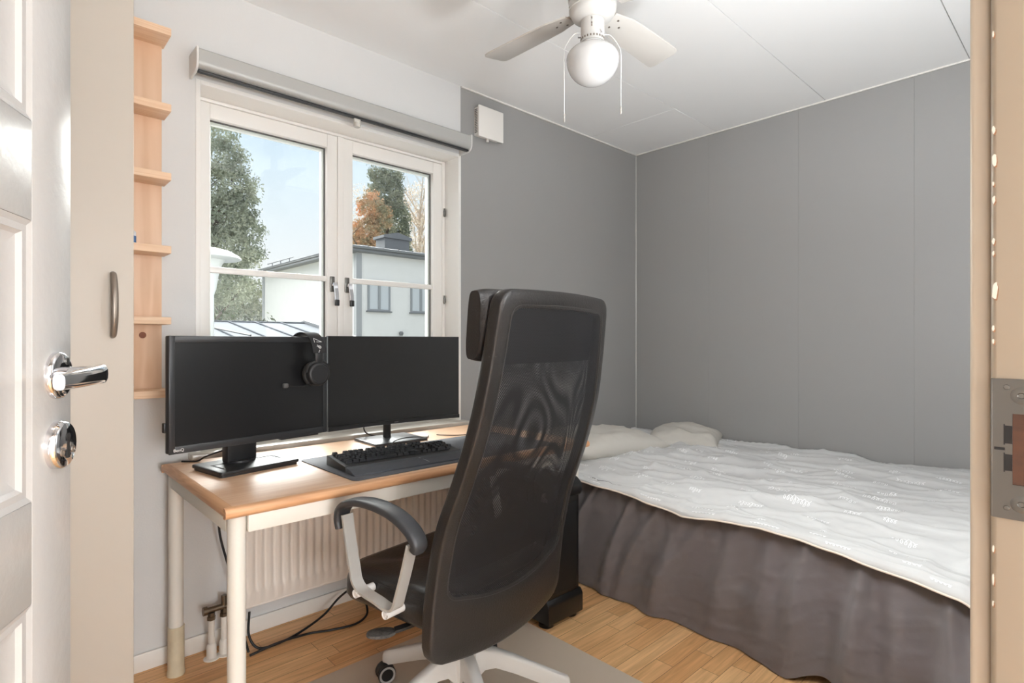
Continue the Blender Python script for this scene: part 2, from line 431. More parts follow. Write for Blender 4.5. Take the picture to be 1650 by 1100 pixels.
for zc_, hh_, d in ((1.298, .005, .0022), (1.276, .008, .0036), (1.258, .003, .0015), (1.246, .005, .0025), (1.215, .004, .0020), (1.206, .003, .0016), (1.178, .011, .0042), (1.150, .004, .0016), (1.140, .003, .0014), (0.985, .004, .0016), (0.962, .007, .0014), (0.944, .004, .0012), (1.37, .004, .0014)):
    hh_ *= 0.62; d *= 0.72
    n_ = 9; pts = [(YD - 0.0012 - d * 0.5 + d * 0.62 * math.cos(a) * rc.uniform(.7, 1.15), zc_ + hh_ * math.sin(a) * rc.uniform(.75, 1.1)) for a in [2 * PI * k / n_ for k in range(n_)]]
    extr(bw_, pts, 'x', JX1 - 0.0006, JX1 + 0.001)
    pts = [(y - 0.0006, z - 0.0012) for y, z in pts]
    extr(bn_, pts, 'x', JX1 - 0.0002, JX1 + 0.001)
obj('paint_chips', bw_, M['chip_white'], fr, label='chipped white paint along the frame edge'); obj('bare_wood_chips', bn_, mat('chip_brown', rgb(128, 92, 66), 0.8), fr, label='bare brown wood behind the chipped paint')
# strike plate: a steel plate with a latch opening, bent lip, two screws
ZS = 1.061
sp = bmn()
y0, y1 = -2.272, -2.2325
for (a, c, z0, z1) in ((y0, y1, ZS + 0.026, ZS + 0.0515), (y0, y1, ZS - 0.0515, ZS - 0.026), (-2.2436, y1, ZS - 0.026, ZS + 0.026), (y0, -2.268, ZS - 0.026, ZS + 0.026)):
    box(sp, JX1 - 0.0018, JX1 + 0.0004, a, c, z0, z1)
box(sp, JX1 - 0.0018, JX1 + 0.006, y1 - 0.0002, y1 + 0.0012, ZS - 0.0515, ZS + 0.0515, 0.0006)
spo = obj('strike_plate', sp, M['steel'], fr)
obj('latch_recess', bx(JX1 - 0.0009, JX1 + 0.0002, -2.268, -2.2436, ZS - 0.026, ZS + 0.026), M['slot_wood_shade'], spo)  # flat wood piece, its brown darkened for the shade of a deeper recess
b = bmn()
for za, zb in ((ZS + 0.004, ZS + 0.017), (ZS - 0.016, ZS - 0.004)):
    box(b, JX1 - 0.0022, JX1 - 0.0016, -2.2436, -2.2395, za, zb)
    box(b, JX1 - 0.0025, JX1 - 0.0016, -2.2395, -2.2388, za - .001, zb + .001)
box(b, JX1 - 0.0022, JX1 - 0.0016, -2.2395, -2.2335, ZS - 0.0012, ZS + 0.0008)
obj('latch_tongue', b, M['black_hole'], spo)
for zz in (ZS + 0.0395, ZS - 0.0395):
    b = bmn(); lathe(b, [(0.0001, -0.0006), (0.0058, -0.0006), (0.0062, 0.0), (0.0045, 0.0006), (0.0022, 0.0007), (0.0018, 0.0001), (0.0001, 0.0001)], 24, T(JX1 - 0.0019, -2.2485, zz) @ RY(-90))
    obj('screw', b, M['steel'], spo)
    b = bmn(); lathe(b, [(0.0001, 0), (0.0019, 0), (0.0016, 0.0006), (0.0001, 0.0008)], 14, T(JX1 - 0.0019, -2.2405, zz + (0.006 if zz > ZS else -0.004)) @ RY(-90)); obj('rivet', b, M['steel'], spo)

# ================================================================== OPEN DOOR
E0 = Vector((-3.276, -1.430, 0)); DA = R(63.9)
# local frame: x runs from the hinge (0) to the free edge (0.82), y = -thickness direction, room-facing side at y=0
DW = 0.82
hinge = E0 - Vector((math.cos(DA), math.sin(DA), 0)) * DW
door = thing('door_1', 'white glossy panelled door standing open with chrome lever handle', 'door', hinge, DA, kind='structure')
b = bmn()
box(b, 0, DW, 0.012, 0.040, 0.008, 2.055, 0.001)
def slab(x0, x1, z0, z1): box(b, x0, x1, 0.0, 0.0125, z0, z1, 0.0015)
slab(DW - 0.089, DW, 0.008, 2.055); slab(0, 0.089, 0.008, 2.055)
rails = [(0.008, 0.22), (0.861, 0.970), (1.268, 1.374), (1.95, 2.055)]
for z0, z1 in rails: slab(0.089, DW - 0.089, z0, z1)
b2 = bmn()
def raised(x0, x1, z0, z1):
    # ovolo moulding then a raised centre field, as concentric rectangles (inset, depth)
    steps = [(0.0, 0.0005), (0.006, 0.003), (0.013, 0.0032), (0.017, 0.0075), (0.028, 0.0105), (0.036, 0.0112), (0.041, 0.009), (0.062, 0.003), (0.066, 0.0022)]
    prev = None
    for s, d in steps:
        ring = [b2.verts.new(p) for p in ((x0 + s, d, z0 + s), (x1 - s, d, z0 + s), (x1 - s, d, z1 - s), (x0 + s, d, z1 - s))]
        if prev:
            for i in range(4): b2.faces.new((prev[i], prev[(i + 1) % 4], ring[(i + 1) % 4], ring[i]))
        prev = ring
    b2.faces.new(prev)
for (a, c) in ((0.22, 0.861), (0.970, 1.268), (1.374, 1.95)): raised(0.089, DW - 0.089, a, c)
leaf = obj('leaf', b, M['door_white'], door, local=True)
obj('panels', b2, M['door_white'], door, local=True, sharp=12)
hx = DW - 0.038
dh = bmn(); lathe(dh, [(0.027, 0.0), (0.027, 0.004), (0.0255, 0.0065), (0.0235, 0.0075), (0.012, 0.0078)], 40, T(hx, 0, 1.101) @ RX(90))
dho = obj('handle', dh, M['chrome'], door, local=True)
for dx, dz in ((0.009, 0.016), (-0.009, -0.016)):
    b = bmn(); lathe(b, [(0.0045, 0), (0.0042, 0.001), (0.002, 0.0012)], 16, T(hx + dx, -0.0075, 1.101 + dz) @ RX(90)); obj('screw', b, M['steel'], dho, local=True)
b = bmn(); rod(b, (hx, -0.006, 1.101), (hx, -0.040, 1.101), 0.0095, 0.0105, 24)
obj('spindle_neck', b, M['chrome'], dho, local=True)
# lever grip points back towards the hinge in the room of the door's own plane (x decreasing)
b = bmn()
path = spline([(hx + 0.003, -0.043, 1.102), (hx - 0.012, -0.0445, 1.1015), (hx - 0.045, -0.045, 1.1005), (hx - 0.080, -0.0445, 1.0995), (hx - 0.100, -0.0435, 1.0990)], 6)
def lev(t):
    hh = (0.0118 - 0.0036 * t) * (0.86 if t < 0.02 else 1); ww = 0.0075 - 0.002 * t
    return [(hh * math.copysign(abs(math.sin(a)) ** 0.6, math.sin(a)), ww * math.copysign(abs(math.cos(a)) ** 0.75, math.cos(a))) for a in [2 * PI * k / 20 for k in range(20)]]
sweep(b, path, lev, up=(0, 0, 1))
obj('lever', b, M['chrome'], dho, local=True, sharp=50)
b = bmn(); lathe(b, [(0.0275, 0.0), (0.0275, 0.005), (0.0262, 0.0092), (0.0240, 0.0110), (0.012, 0.0120), (0.0005, 0.0122)], 40, T(hx, 0, 1.021) @ RX(90))
esc = obj('key_escutcheon', b, M['chrome'], door, local=True)
b = bmn(); lathe(b, [(0.0044, 0), (0.0044, 0.0022)], 18, T(hx, -0.0107, 1.030) @ RX(90)); extr(b, [(hx - 0.0018, 1.029), (hx + 0.0018, 1.029), (hx + 0.0036, 1.006), (hx - 0.0036, 1.006)], 'y', -0.0112, -0.0128)
obj('keyhole', b, M['black_hole'], esc, local=True)
for s in (-1, 1):
    b = bmn(); lathe(b, [(0.0046, 0), (0.0044, 0.0025), (0.0022, 0.003), (0.002, 0.002)], 16, T(hx + s * 0.0130, -0.0100, 1.014) @ RX(90)); obj('screw', b, M['pewter'], esc, local=True)

# ================================================================== WINDOW
win = thing('window_1', 'white double casement window with black-tipped chrome catches and a marble sill', 'window', ((WX0 + WX1) / 2, 0.1, WZ0), kind='structure')
b = bmn()
L = 0.016
box(b, WX0, WX0 + L, -0.004, 0.135, WZ0, WZ1, 0.001); box(b, WX1 - L, WX1, -0.004, 0.135, WZ0, WZ1, 0.001); box(b, WX0 + L, WX1 - L, -0.004, 0.135, WZ1 - L, WZ1, 0.001)
obj('reveal_lining', b, M['window_white'], win)
FX0, FX1, FZ0, FZ1 = WX0 + L, WX1 - L, 0.735, WZ1 - L
b = bmn()
box(b, FX0, FX0 + 0.018, 0.112, 0.19, FZ0, FZ1, 0.002); box(b, FX1 - 0.018, FX1, 0.112, 0.19, FZ0, FZ1, 0.002)
box(b, FX0 + 0.018, FX1 - 0.018, 0.112, 0.19, FZ1 - 0.012, FZ1, 0.002); box(b, FX0 + 0.018, FX1 - 0.018, 0.112, 0.19, FZ0, FZ0 + 0.02, 0.002)
obj('frame', b, M['window_white'], win)
XM = -2.172
SZ0, SZ1 = FZ0 + 0.022, FZ1 - 0.014
def sash(x0, x1, hside):
    so = bmn(); w = 0.060
    box(so, x0, x0 + w, 0.118, 0.172, SZ0, SZ1, 0.003); box(so, x1 - w, x1, 0.118, 0.172, SZ0, SZ1, 0.003)
    box(so, x0 + w - 0.0005, x1 - w + 0.0005, 0.1185, 0.172, SZ1 - 0.058, SZ1, 0.003); box(so, x0 + w - 0.0005, x1 - w + 0.0005, 0.1185, 0.172, SZ0, SZ0 + 0.07, 0.003)
    o = obj('sash', so, M['window_white'], win)
    gx0, gx1, gz0, gz1 = x0 + w, x1 - w, SZ0 + 0.07, SZ1 - 0.058
    g_ = bmn(); box(g_, gx0 - 0.004, gx1 + 0.004, 0.150, 0.154, gz0 - 0.004, gz1 + 0.004); obj('pane', g_, M['glass'], o)
    # glazing spacer and outer glazing bead
    s_ = bmn(); q = 0.012
    for (a, c, d, e) in ((gx0, gx0 + q, gz0, gz1), (gx1 - q, gx1, gz0, gz1), (gx0 + q, gx1 - q, gz1 - q, gz1), (gx0 + q, gx1 - q, gz0, gz0 + q)):
        box(s_, a, c, 0.155, 0.175, d, e)
    obj('glazing_bead', s_, M['window_white'], o)
    s_ = bmn(); q = 0.004
    for (a, c, d, e) in ((gx0, gx0 + q, gz0, gz1), (gx1 - q, gx1, gz0, gz1), (gx0 + q, gx1 - q, gz1 - q, gz1), (gx0 + q, gx1 - q, gz0, gz0 + q)):
        box(s_, a, c, 0.1415, 0.1495, d, e)
    obj('gasket', s_, mat('gasket_dark' + hside, rgb(96, 94, 92), 0.6), o)
    s_ = bmn(); box(s_, gx0 - 0.003, gx1 + 0.003, 0.128, 0.149, 1.412, 1.436, 0.003); obj('muntin', s_, M['window_white'], o)
    # catch
    cx = x1 - 0.038 if hside == 'R' else x0 + 0.030
    k = bmn(); box(k, cx - 0.011, cx + 0.011, 0.111, 0.118, 1.365, 1.435, 0.003); ko = obj('catch', k, M['steel'], o)
    k = bmn(); rod(k, (cx, 0.112, 1.395), (cx, 0.092, 1.395), 0.007); sweep(k, spline([(cx, 0.090, 1.404), (cx + 0.002, 0.083, 1.385), (cx + 0.004, 0.078, 1.35), (cx + 0.004, 0.076, 1.325)], 5), [(0.008, 0.004), (-0.008, 0.004), (-0.008, -0.004), (0.008, -0.004)], up=(1, 0, 0))
    obj('catch_lever', k, M['chrome'], ko)
    k = bmn(); box(k, cx - 0.006, cx + 0.014, 0.069, 0.081, 1.300, 1.328, 0.003); obj('catch_tip', k, M['black_plastic'], ko)
sash(FX0 + 0.004, XM - 0.002, 'R'); sash(XM + 0.002, FX1 - 0.012, 'L')
b = bmn(); box(b, XM - 0.016, XM + 0.014, 0.109, 0.1172, SZ0, SZ1, 0.003); obj('meeting_bead', b, M['window_white'], win)
for zz in (1.82, 1.36):
    b = bmn(); box(b, FX1 - 0.013, FX1 - 0.002, 0.104, 0.112, zz - 0.018, zz + 0.012, 0.002); rod(b, (FX1 - 0.008, 0.107, zz - 0.022), (FX1 - 0.008, 0.107, zz + 0.022), 0.0042)
    obj('hinge', b, M['steel'], win)
b = bmn(); box(b, WX0 - 0.025, WX1 + 0.020, -0.060, 0.115, 0.712, 0.735, 0.004); obj('sill', b, M['sill_marble'], win)

# ================================================================== ROLLER BLIND, VENT
rb = thing('roller_blind', 'grey metal roller blind cassette mounted above the window', 'blind', ((-2.816 - 1.571) / 2, 0, 2.10))
prof = [(-0.004, 2.178), (-0.094, 2.178), (-0.100, 2.172)] + [(-0.100 + 0.0 + 0.028 * (1 - math.cos(a)), 2.134 - 0.026 * math.sin(a)) for a in [R(x) for x in range(0, 91, 15)]] + [(-0.066, 2.108), (-0.060, 2.135), (-0.004, 2.135)]
b = bmn(); extr(b, prof, 'x', -2.808, -1.579); obj('cassette', b, M['blind_gray'], rb)
for x0, x1 in ((-2.816, -2.8085), (-1.5785, -1.571)):
    pe = [(-0.001, 2.180), (-0.102, 2.180)] + [(-0.102 + 0.034 * (1 - math.cos(a)), 2.13 - 0.034 * math.sin(a)) for a in [R(x) for x in range(0, 91, 15)]] + [(-0.001, 2.096)]
    b = bmn(); extr(b, pe, 'x', x0, x1, 0.0012); obj('end_cap', b, M['blind_end'], rb)
b = bmn(); box(b, -2.806, -1.581, -0.085, -0.066, 2.0985, 2.1075, 0.002); obj('hem_bar', b, M['black_plastic'], rb)
b = bmn(); box(b, -2.205, -2.175, -0.082, -0.070, 2.082, 2.0985, 0.002); lathe(b, [(0.013, 0), (0.015, 0.01), (0.012, 0.02)], 16, T(-2.19, -0.076, 2.063)); obj('pull_clip', b, M['clear_plastic'], rb)

vt = thing('wall_vent', 'small white square vent box high on the grey wall beside the window', 'vent', (-1.39, 0, 2.21))
b = bmn(); box(b, -1.478, -1.322, -0.034, -0.0005, 2.225, 2.372, 0.002); obj('body', b, M['vent_white'], vt)
b = bmn(); extr(b, [(-1.483, 2.378), (-1.31, 2.378), (-1.31, 2.214), (-1.483, 2.214)], 'y', -0.035, -0.047, 0.003); obj('cover', b, M['vent_white'], vt)
b = bmn()
for i in range(15):
    for yy in (-0.011, -0.023): box(b, -1.4788, -1.4775, yy - 0.0042, yy + 0.0042, 2.238 + i * 0.0085, 2.2425 + i * 0.0085)
obj('grille_slots', b, M['black_hole'], vt)
b = bmn(); rod(b, (-1.40, -0.018, 2.226), (-1.40, -0.018, 2.207), 0.0085, 0.0075); obj('knob', b, M['vent_white'], vt)

# ================================================================== WALL SHELF AND BOTTLE
sh = thing('wall_shelf', 'tall narrow birch wall shelf with six open shelves beside the wardrobe', 'shelf', (-3.02, 0, 0.95))
b = bmn(); box(b, -3.14, -2.905, -0.016, -0.0005, 0.976, 2.18, 0.001); obj('back_panel', b, M['birch'], sh)
for zt, zb in ((2.2, 2.175), (1.943, 1.918), (1.71, 1.685), (1.463, 1.438), (1.222, 1.198), (0.976, 0.951)):
    b = bmn(); box(b, -3.14, -2.897, -0.12, -0.0165 if zt < 2.1 and zt > 1 else -0.0005, zb, zt, 0.0015); obj('shelf', b, M['birch_shelf'], sh)
b = bmn(); lathe(b, [(0.0005, 0), (0.011, 0), (0.009, 0.0008), (0.0005, 0.001)], 16, T(-2.962, -0.0163, 1.162) @ RX(90)); obj('knot', b, mat('knot_brown', rgb(120, 70, 46), 0.6), sh)
bt = thing('bottle', 'small white bottle with blue label on the wall shelf by the wardrobe', 'bottle', (-3.006, -0.062, 1.463))
b = bmn(); lathe(b, [(0.016, 1.463), (0.018, 1.466), (0.018, 1.505), (0.009, 1.515)], 20, T(-3.006, -0.062, 0)); obj('body', b, M['bottle_white'], bt)
b = bmn(); lathe(b, [(0.0102, 1.5155), (0.0102, 1.536), (0.008, 1.538)], 20, T(-3.006, -0.062, 0)); obj('cap', b, M['print_white'], bt)
b = bmn(); lathe(b, [(0.0184, 1.470), (0.0184, 1.492)], 20, T(-3.006, -0.062, 0), cap=False); obj('label_band', b, M['bottle_blue'], bt)

# ================================================================== WARDROBE
wd = thing('wardrobe', 'tall cream wardrobe with a bow handle behind the open white door', 'wardrobe', (-3.4, -0.3, 0))
b = bmn(); box(b, -3.735, -3.10, -0.578, -0.016, 0.0, 2.40, 0.001); obj('body', b, M['wardrobe_cream'], wd)
for x0, x1 in ((-3.406, -3.08), (-3.735, -3.409)):
    b = bmn(); box(b, x0, x1, -0.60, -0.5785, 0.05, 2.40, 0.002); wdo = obj('door', b, M['wardrobe_cream'], wd)
    hx_ = x1 - 0.044 if x1 > -3.2 else x0 + 0.044
    b = bmn(); sweep(b, spline([(hx_, -0.600, 1.311), (hx_, -0.614, 1.304), (hx_, -0.626, 1.27), (hx_, -0.629, 1.231), (hx_, -0.626, 1.19), (hx_, -0.614, 1.158), (hx_, -0.600, 1.151)], 6), lambda t: circ(1, 12, 0.0052 + 0.003 * math.sin(PI * t), 0.0035 + 0.0012 * math.sin(PI * t)), up=(1, 0, 0))
    obj('handle', b, M['pewter'], wdo)

# ================================================================== RADIATOR AND PIPES
rx0, rx1, rz0, rz1 = -2.668, -1.636, 0.150, 0.600
ra = thing('radiator', 'white ribbed panel radiator on the wall under the desk', 'radiator', ((rx0 + rx1) / 2, -0.06, rz0))
b = bmn()
pitch = 0.0333; n = int((rx1 - rx0 - 0.02) / pitch)
pts = [(rx0, 0), (rx0 + 0.008, 0)]
x = rx0 + 0.012
for i in range(n):
    pts += [(x, 0), (x + 0.006, 1), (x + 0.016, 1), (x + 0.022, 0)]; x += pitch
pts += [(rx1 - 0.004, 0), (rx1, 0)]
zr = [(rz0, 0), (rz0 + 0.045, 0), (rz0 + 0.062, 1), (rz1 - 0.062, 1), (rz1 - 0.045, 0), (rz1, 0)]
V = [[b.verts.new((px, -0.100 + 0.011 * d * k, z)) for (z, k) in zr] for (px, d) in pts]
for i in range(len(pts) - 1):
    for j in range(len(zr) - 1): b.faces.new((V[i][j], V[i + 1][j], V[i + 1][j + 1], V[i][j + 1]))
obj('front_panel', b, M['radiator_white'], ra, sharp=60)
b = bmn(); box(b, rx0, rx1, -0.085, -0.075, rz0 + 0.004, rz1, 0.002); box(b, rx0, rx1, -0.101, -0.085, rz0 - 0.006, rz0 + 0.001, 0.002); box(b, rx0 - 0.001, rx0 + 0.0005, -0.0995, -0.045, rz0, rz1); box(b, rx1 - 0.0005, rx1 + 0.001, -0.0995, -0.045, rz0, rz1)
obj('side_panels', b, M['radiator_white'], ra)
b = bmn(); box(b, rx0 + 0.01, rx1 - 0.01, -0.055, -0.045, rz0 - 0.004, rz1 - 0.01, 0.002); box(b, rx0 + 0.2, rx0 + 0.24, -0.046, -0.0005, rz0 + 0.05, rz1 - 0.06); box(b, rx1 - 0.24, rx1 - 0.2, -0.046, -0.0005, rz0 + 0.05, rz1 - 0.06); obj('back_panel', b, M['radiator_white'], ra)
for (px, py) in ((-2.764, -0.085), (-2.722, -0.085)):
    b = bmn(); lathe(b, [(0.011, 0.055), (0.011, 0.14)], 20, T(px, py, 0)); po = obj('pipe', b, M['pipe_white'], ra)
    b = bmn(); lathe(b, [(0.026, 0.0), (0.026, 0.003), (0.0165, 0.006), (0.0165, 0.045), (0.0125, 0.055), (0.0112, 0.056)], 24, T(px, py, 0)); obj('floor_collar', b, M['pipe_white'], po)
    b = bmn(); lathe(b, [(0.014, 0.140), (0.014, 0.152), (0.012, 0.153), (0.012, 0.166)], 6, T(px, py, 0)); obj('nut', b, M['brass_dark'], po)
b = bmn(); rod(b, (-2.785, -0.085, 0.176), (-2.655, -0.085, 0.176), 0.0105); rod(b, (-2.792, -0.085, 0.176), (-2.778, -0.085, 0.176), 0.015); rod(b, (-2.722, -0.085, 0.16), (-2.722, -0.085, 0.215), 0.010); rod(b, (-2.722, -0.085, 0.195), (-2.655, -0.07, 0.215), 0.008)
obj('valve', b, M['brass_dark'], ra)

# ================================================================== DESK
DX0, DX1, DY0, DY1, DZ = -2.918, -1.488, -0.787, -0.066, 0.72
dk = thing('desk', 'beech topped desk with white tubular legs under the window', 'desk', ((DX0 + DX1) / 2, (DY0 + DY1) / 2, 0))
b = bmn(); e = 0.022; dz = 0.028
box(b, DX0 + e, DX1 - e, DY0 + e, DY1 - e, DZ - dz + 0.002, DZ, 0.0003, 1); obj('tabletop', b, M['beech'], dk)
b = bmn()
def lip(z0, z1):  # rounded nosing profile (outward, z)
    return [(0, z0), (0.012, z0), (0.019, z0 + 0.004), (0.022, z0 + 0.011), (0.022, z1 - 0.012), (0.020, z1 - 0.006), (0.014, z1 - 0.001), (0, z1)]
P_ = lip(DZ - dz, DZ - 0.0002)
for (a, c, sgn, ax) in ((DX0, DX1, -1, 'x'), (DX0, DX1, 1, 'x')):
    yb = DY0 + e if sgn < 0 else DY1 - e
    b = bmn(); extr(b, [(yb + sgn * u, z) for u, z in P_], 'x', a + 0.0006, c - 0.0006)
    obj('long_edging', b, M['beech_edge'], dk, sharp=60)
wood('beech_edge_y', rgb(222, 174, 132), rgb(198, 146, 104), 'Y', 1.0, 0.38)
for sgn, xb in ((-1, DX0 + e), (1, DX1 - e)):
    b = bmn()
    ra_ = [b.verts.new((xb + sgn * u, DY0 + e - u if True else 0, z)) for u, z in P_]; rb_ = [b.verts.new((xb + sgn * u, DY1 - e + u, z)) for u, z in P_]
    for i in range(len(P_)): b.faces.new((ra_[i], ra_[(i + 1) % len(P_)], rb_[(i + 1) % len(P_)], rb_[i]))
    b.faces.new(ra_); b.faces.new(rb_)
    obj('end_edging', b, M['beech_edge_y'], dk, sharp=60)
lx0, lx1, ly0, ly1 = -2.880, -1.513, -0.746, -0.104; LR = 0.0225
b = bmn(); ap0 = 0.645; ap1 = DZ - dz - 0.0004
box(b, lx0 + LR, lx1 - LR, ly0 - 0.021, ly0 + 0.001, ap0, ap1, 0.002); box(b, lx0 + LR, lx1 - LR, ly1 - 0.001, ly1 + 0.021, ap0, ap1, 0.002)
box(b, lx0 - 0.021, lx0 + 0.001, ly0 + LR, ly1 - LR, ap0, ap1, 0.002); box(b, lx1 - 0.001, lx1 + 0.021, ly0 + LR, ly1 - LR, ap0, ap1, 0.002)
obj('apron', b, M['desk_white'], dk)
for i, (px, py) in enumerate(((lx0, ly0), (lx1, ly0 + 0.030), (lx0, ly1), (lx1, ly1))):
    b = bmn(); lathe(b, [(LR, 0.05 if py == ly1 else 0.012), (LR, ap1)], 28, T(px, py, 0)); lo = obj('leg', b, M['desk_white'], dk)
    if py == ly1:
        b = bmn(); lathe(b, [(0.0275, 0.0), (0.0275, 0.010), (0.0255, 0.02), (0.0255, 0.165), (0.0235, 0.166)], 28, T(px, py, 0)); obj('foot_sleeve', b, M['sleeve_yellow'], lo, label='yellowed plastic foot sleeve')
    else:
        b = bmn(); lathe(b, [(0.020, 0.0), (0.0235, 0.004), (0.0235, 0.012)], 24, T(px, py, 0)); obj('foot', b, M['desk_white'], lo)

# ================================================================== MONITORS
def pane_bm(w, z0, z1, y0, y1, bev): return bx(-w / 2, w / 2, y0, y1, z0, z1, bev)
m1 = thing('monitor', 'thick-bezelled black monitor on the left half of the desk, headphones hung on it', 'monitor', (-2.717, -0.316, DZ), R(10.0), 'monitors on the desk')
W1 = 0.532; zb, zt = 0.088, 0.437; cx = 0.004
b = bmn(); box(b, cx - W1 / 2, cx + W1 / 2, -0.052, -0.028, zb, zt, 0.004); ho = obj('housing', b, M['bezel_black'], m1, local=True)
b = bmn(); box(b, cx - W1 / 2 + 0.008, cx + W1 / 2 - 0.008, -0.0285, -0.012, zb + 0.008, zt - 0.008, 0.004); box(b, cx - 0.145, cx + 0.145, -0.013, 0.018, zb + 0.05, zt - 0.07, 0.012); obj('back_shell', b, M['black_plastic'], ho, local=True)
b = bmn()
bw = 0.016
for (a, c, d, e_) in ((cx - W1 / 2, cx - W1 / 2 + bw, zb, zt), (cx + W1 / 2 - bw, cx + W1 / 2, zb, zt), (cx - W1 / 2 + bw, cx + W1 / 2 - bw, zt - 0.020, zt), (cx - W1 / 2 + bw, cx + W1 / 2 - bw, zb, zb + 0.022)):
    box(b, a, c, -0.058, -0.0515, d, e_, 0.0012)
obj('bezel', b, M['bezel_black'], m1, local=True)
obj('screen', bx(cx - W1 / 2 + bw, cx + W1 / 2 - bw, -0.0545, -0.052, zb + 0.022, zt - 0.020), M['screen_matte'], m1, local=True)
b = text_bm('BenQ', 0.0125, 0.0003, 0, T(cx - W1 / 2 + 0.026, -0.0583, zb + 0.0065) @ RX(90)); obj('logo', b, M['print_white'], m1, local=True)
b = bmn(); box(b, cx + 0.09, cx + W1 / 2 - 0.03, -0.050, -0.030, zb - 0.007, zb + 0.001, 0.002); obj('button_strip', b, M['black_plastic'], m1, local=True)
b = bmn(); box(b, cx - W1 / 2 - 0.006, cx - W1 / 2 + 0.001, -0.038, -0.020, 0.150, 0.180, 0.003); obj('joystick', b, M['black_plastic'], m1, local=True)
b = bmn(); extr(b, rrect(0.258, 0.19, 0.008, 4), 'z', 0.0, 0.007); extr(b, rrect(0.268, 0.20, 0.010, 4), 'z', 0.007, 0.018, 0.0025); bo = obj('base', b, M['black_plastic'], m1, local=True)
b = bmn(); sweep(b, [Vector(p) for p in ((-0.11, -0.045, 0.0183), (-0.11, 0.035, 0.0183), (0.115, 0.035, 0.0183), (0.115, -0.045, 0.0183))], [(0.0035, 0.0006), (-0.0035, 0.0006), (-0.0035, -0.0004), (0.0035, -0.0004)], up=(0, 0, 1)) if False else None
for (a, c, d, e_) in ((-0.105, -0.099, -0.055, 0.03), (-0.099, 0.105, 0.024, 0.03), (0.099, 0.105, -0.03, 0.024)): box(b, a, c, d, e_, 0.0178, 0.0186)
obj('tray_groove', b, M['black_hole'], bo, local=True)
b = bmn(); box(b, -0.055, 0.045, 0.018, 0.060, 0.017, 0.26, 0.006); lathe(b, [(0.05, 0.0178), (0.05, 0.024)], 32, T(-0.005, 0.04, 0)); obj('neck', b, M['black_plastic'], m1, local=True)

m2 = thing('monitor', 'thin-edged curved black monitor on the right of the desk before the window', 'monitor', (-2.10, -0.205, DZ), R(-1.5), 'monitors on the desk')
W2 = 0.607; z0, z1 = 0.080, 0.441; cxm = -0.012; SAG = 0.026
def curv(x): return -0.062 - SAG * (2 * x / W2) ** 2
def cslab(bm, xa, xb, za, zb_, ya, yb, n=24):
    xs_ = [xa + (xb - xa) * i / n for i in range(n + 1)]
    F = [[bm.verts.new((cxm + x, curv(x) + y, z)) for (y, z) in ((ya, za), (ya, zb_), (yb, zb_), (yb, za))] for x in xs_]
    for i in range(n):
        for j in range(4): bm.faces.new((F[i][j], F[i][(j + 1) % 4], F[i + 1][(j + 1) % 4], F[i + 1][j]))
    bm.faces.new(F[0]); bm.faces.new(list(reversed(F[-1])))
b = bmn(); cslab(b, -W2 / 2, W2 / 2, z0, z1, 0.001, 0.016); box(b, -0.20, 0.18, -0.052, -0.012, z0 + 0.04, z1 - 0.08, 0.014); h2 = obj('housing', b, M['bezel_black'], m2, local=True)
b = bmn(); cslab(b, -W2 / 2 + 0.002, W2 / 2 - 0.002, z0 + 0.016, z1 - 0.002, -0.0015, 0.0012); obj('screen', b, M['screen_curved'], m2, local=True)
b = bmn(); cslab(b, -W2 / 2, W2 / 2, z0, z0 + 0.0155, -0.004, 0.0012); obj('chin', b, M['black_plastic'], m2, local=True)
b = text_bm('acer', 0.011, 0.0003, 0.25, T(cxm, curv(0) - 0.0044, z0 + 0.0045) @ RX(90)); obj('logo', b, mat('logo_gray', rgb(120, 120, 120), 0.4), m2, local=True)
b = bmn(); extr(b, rrect(0.245, 0.20, 0.010, 4), 'z', 0.0, 0.010, 0.002); obj('base', b, mat('base_satin', rgb(60, 60, 62), 0.3), m2, local=True)
b = bmn(); rod(b, (0.0, 0.035, 0.009), (0.0, 0.035, 0.20), 0.0165, None, 24); box(b, -0.03, 0.03, -0.02, 0.04, 0.15, 0.21, 0.008); obj('neck', b, M['black_plastic'], m2, local=True)

# ================================================================== HEADPHONES hung over the left monitor
hpx = 0.203   # along the monitor
hp = thing('headphones', 'black over-ear headset hung over the top corner of the left monitor', 'headphones', (-2.717 + hpx * math.cos(R(10)), -0.316 + hpx * math.sin(R(10)), DZ + 0.25), R(8.0))
# local: y = depth (front negative), z up; monitor top edge lies at y=-0.035, z=0.187
yc = -0.036
band = spline([(0, yc - 0.076, 0.095), (0, yc - 0.077, 0.125), (0, yc - 0.066, 0.160), (0, yc - 0.040, 0.187), (0, yc, 0.196), (0, yc + 0.040, 0.187), (0, yc + 0.066, 0.160), (0, yc + 0.077, 0.125), (0, yc + 0.076, 0.095)], 8)
b = bmn(); sweep(b, band, lambda t: [((0.012 + 0.006 * math.sin(PI * t) ** 0.5) * s, d) for s, d in ((1, 0.002), (0.9, 0.0035), (-0.9, 0.0035), (-1, 0.002), (-1, -0.002), (-0.9, -0.0035), (0.9, -0.0035), (1, -0.002))], up=(1, 0, 0))
obj('headband', b, M['black_plastic'], hp, local=True, sharp=60)
strap = [p for i, p in enumerate(band) if 8 < i < len(band) - 9]
cen = Vector((0, yc, 0.12)); sp_ = [p + (p - cen).normalized() * 0.0065 for p in strap]
b = bmn(); sweep(b, sp_, [(0.0255, 0.0012), (0.024, 0.002), (-0.024, 0.002), (-0.0255, 0.0012), (-0.0255, -0.0012), (0.0255, -0.0012)], up=(1, 0, 0))
so = obj('strap', b, mat('strap_fabric', rgb(40, 40, 42), 0.85, bump=0.3, bscale=500), hp, local=True, sharp=60)
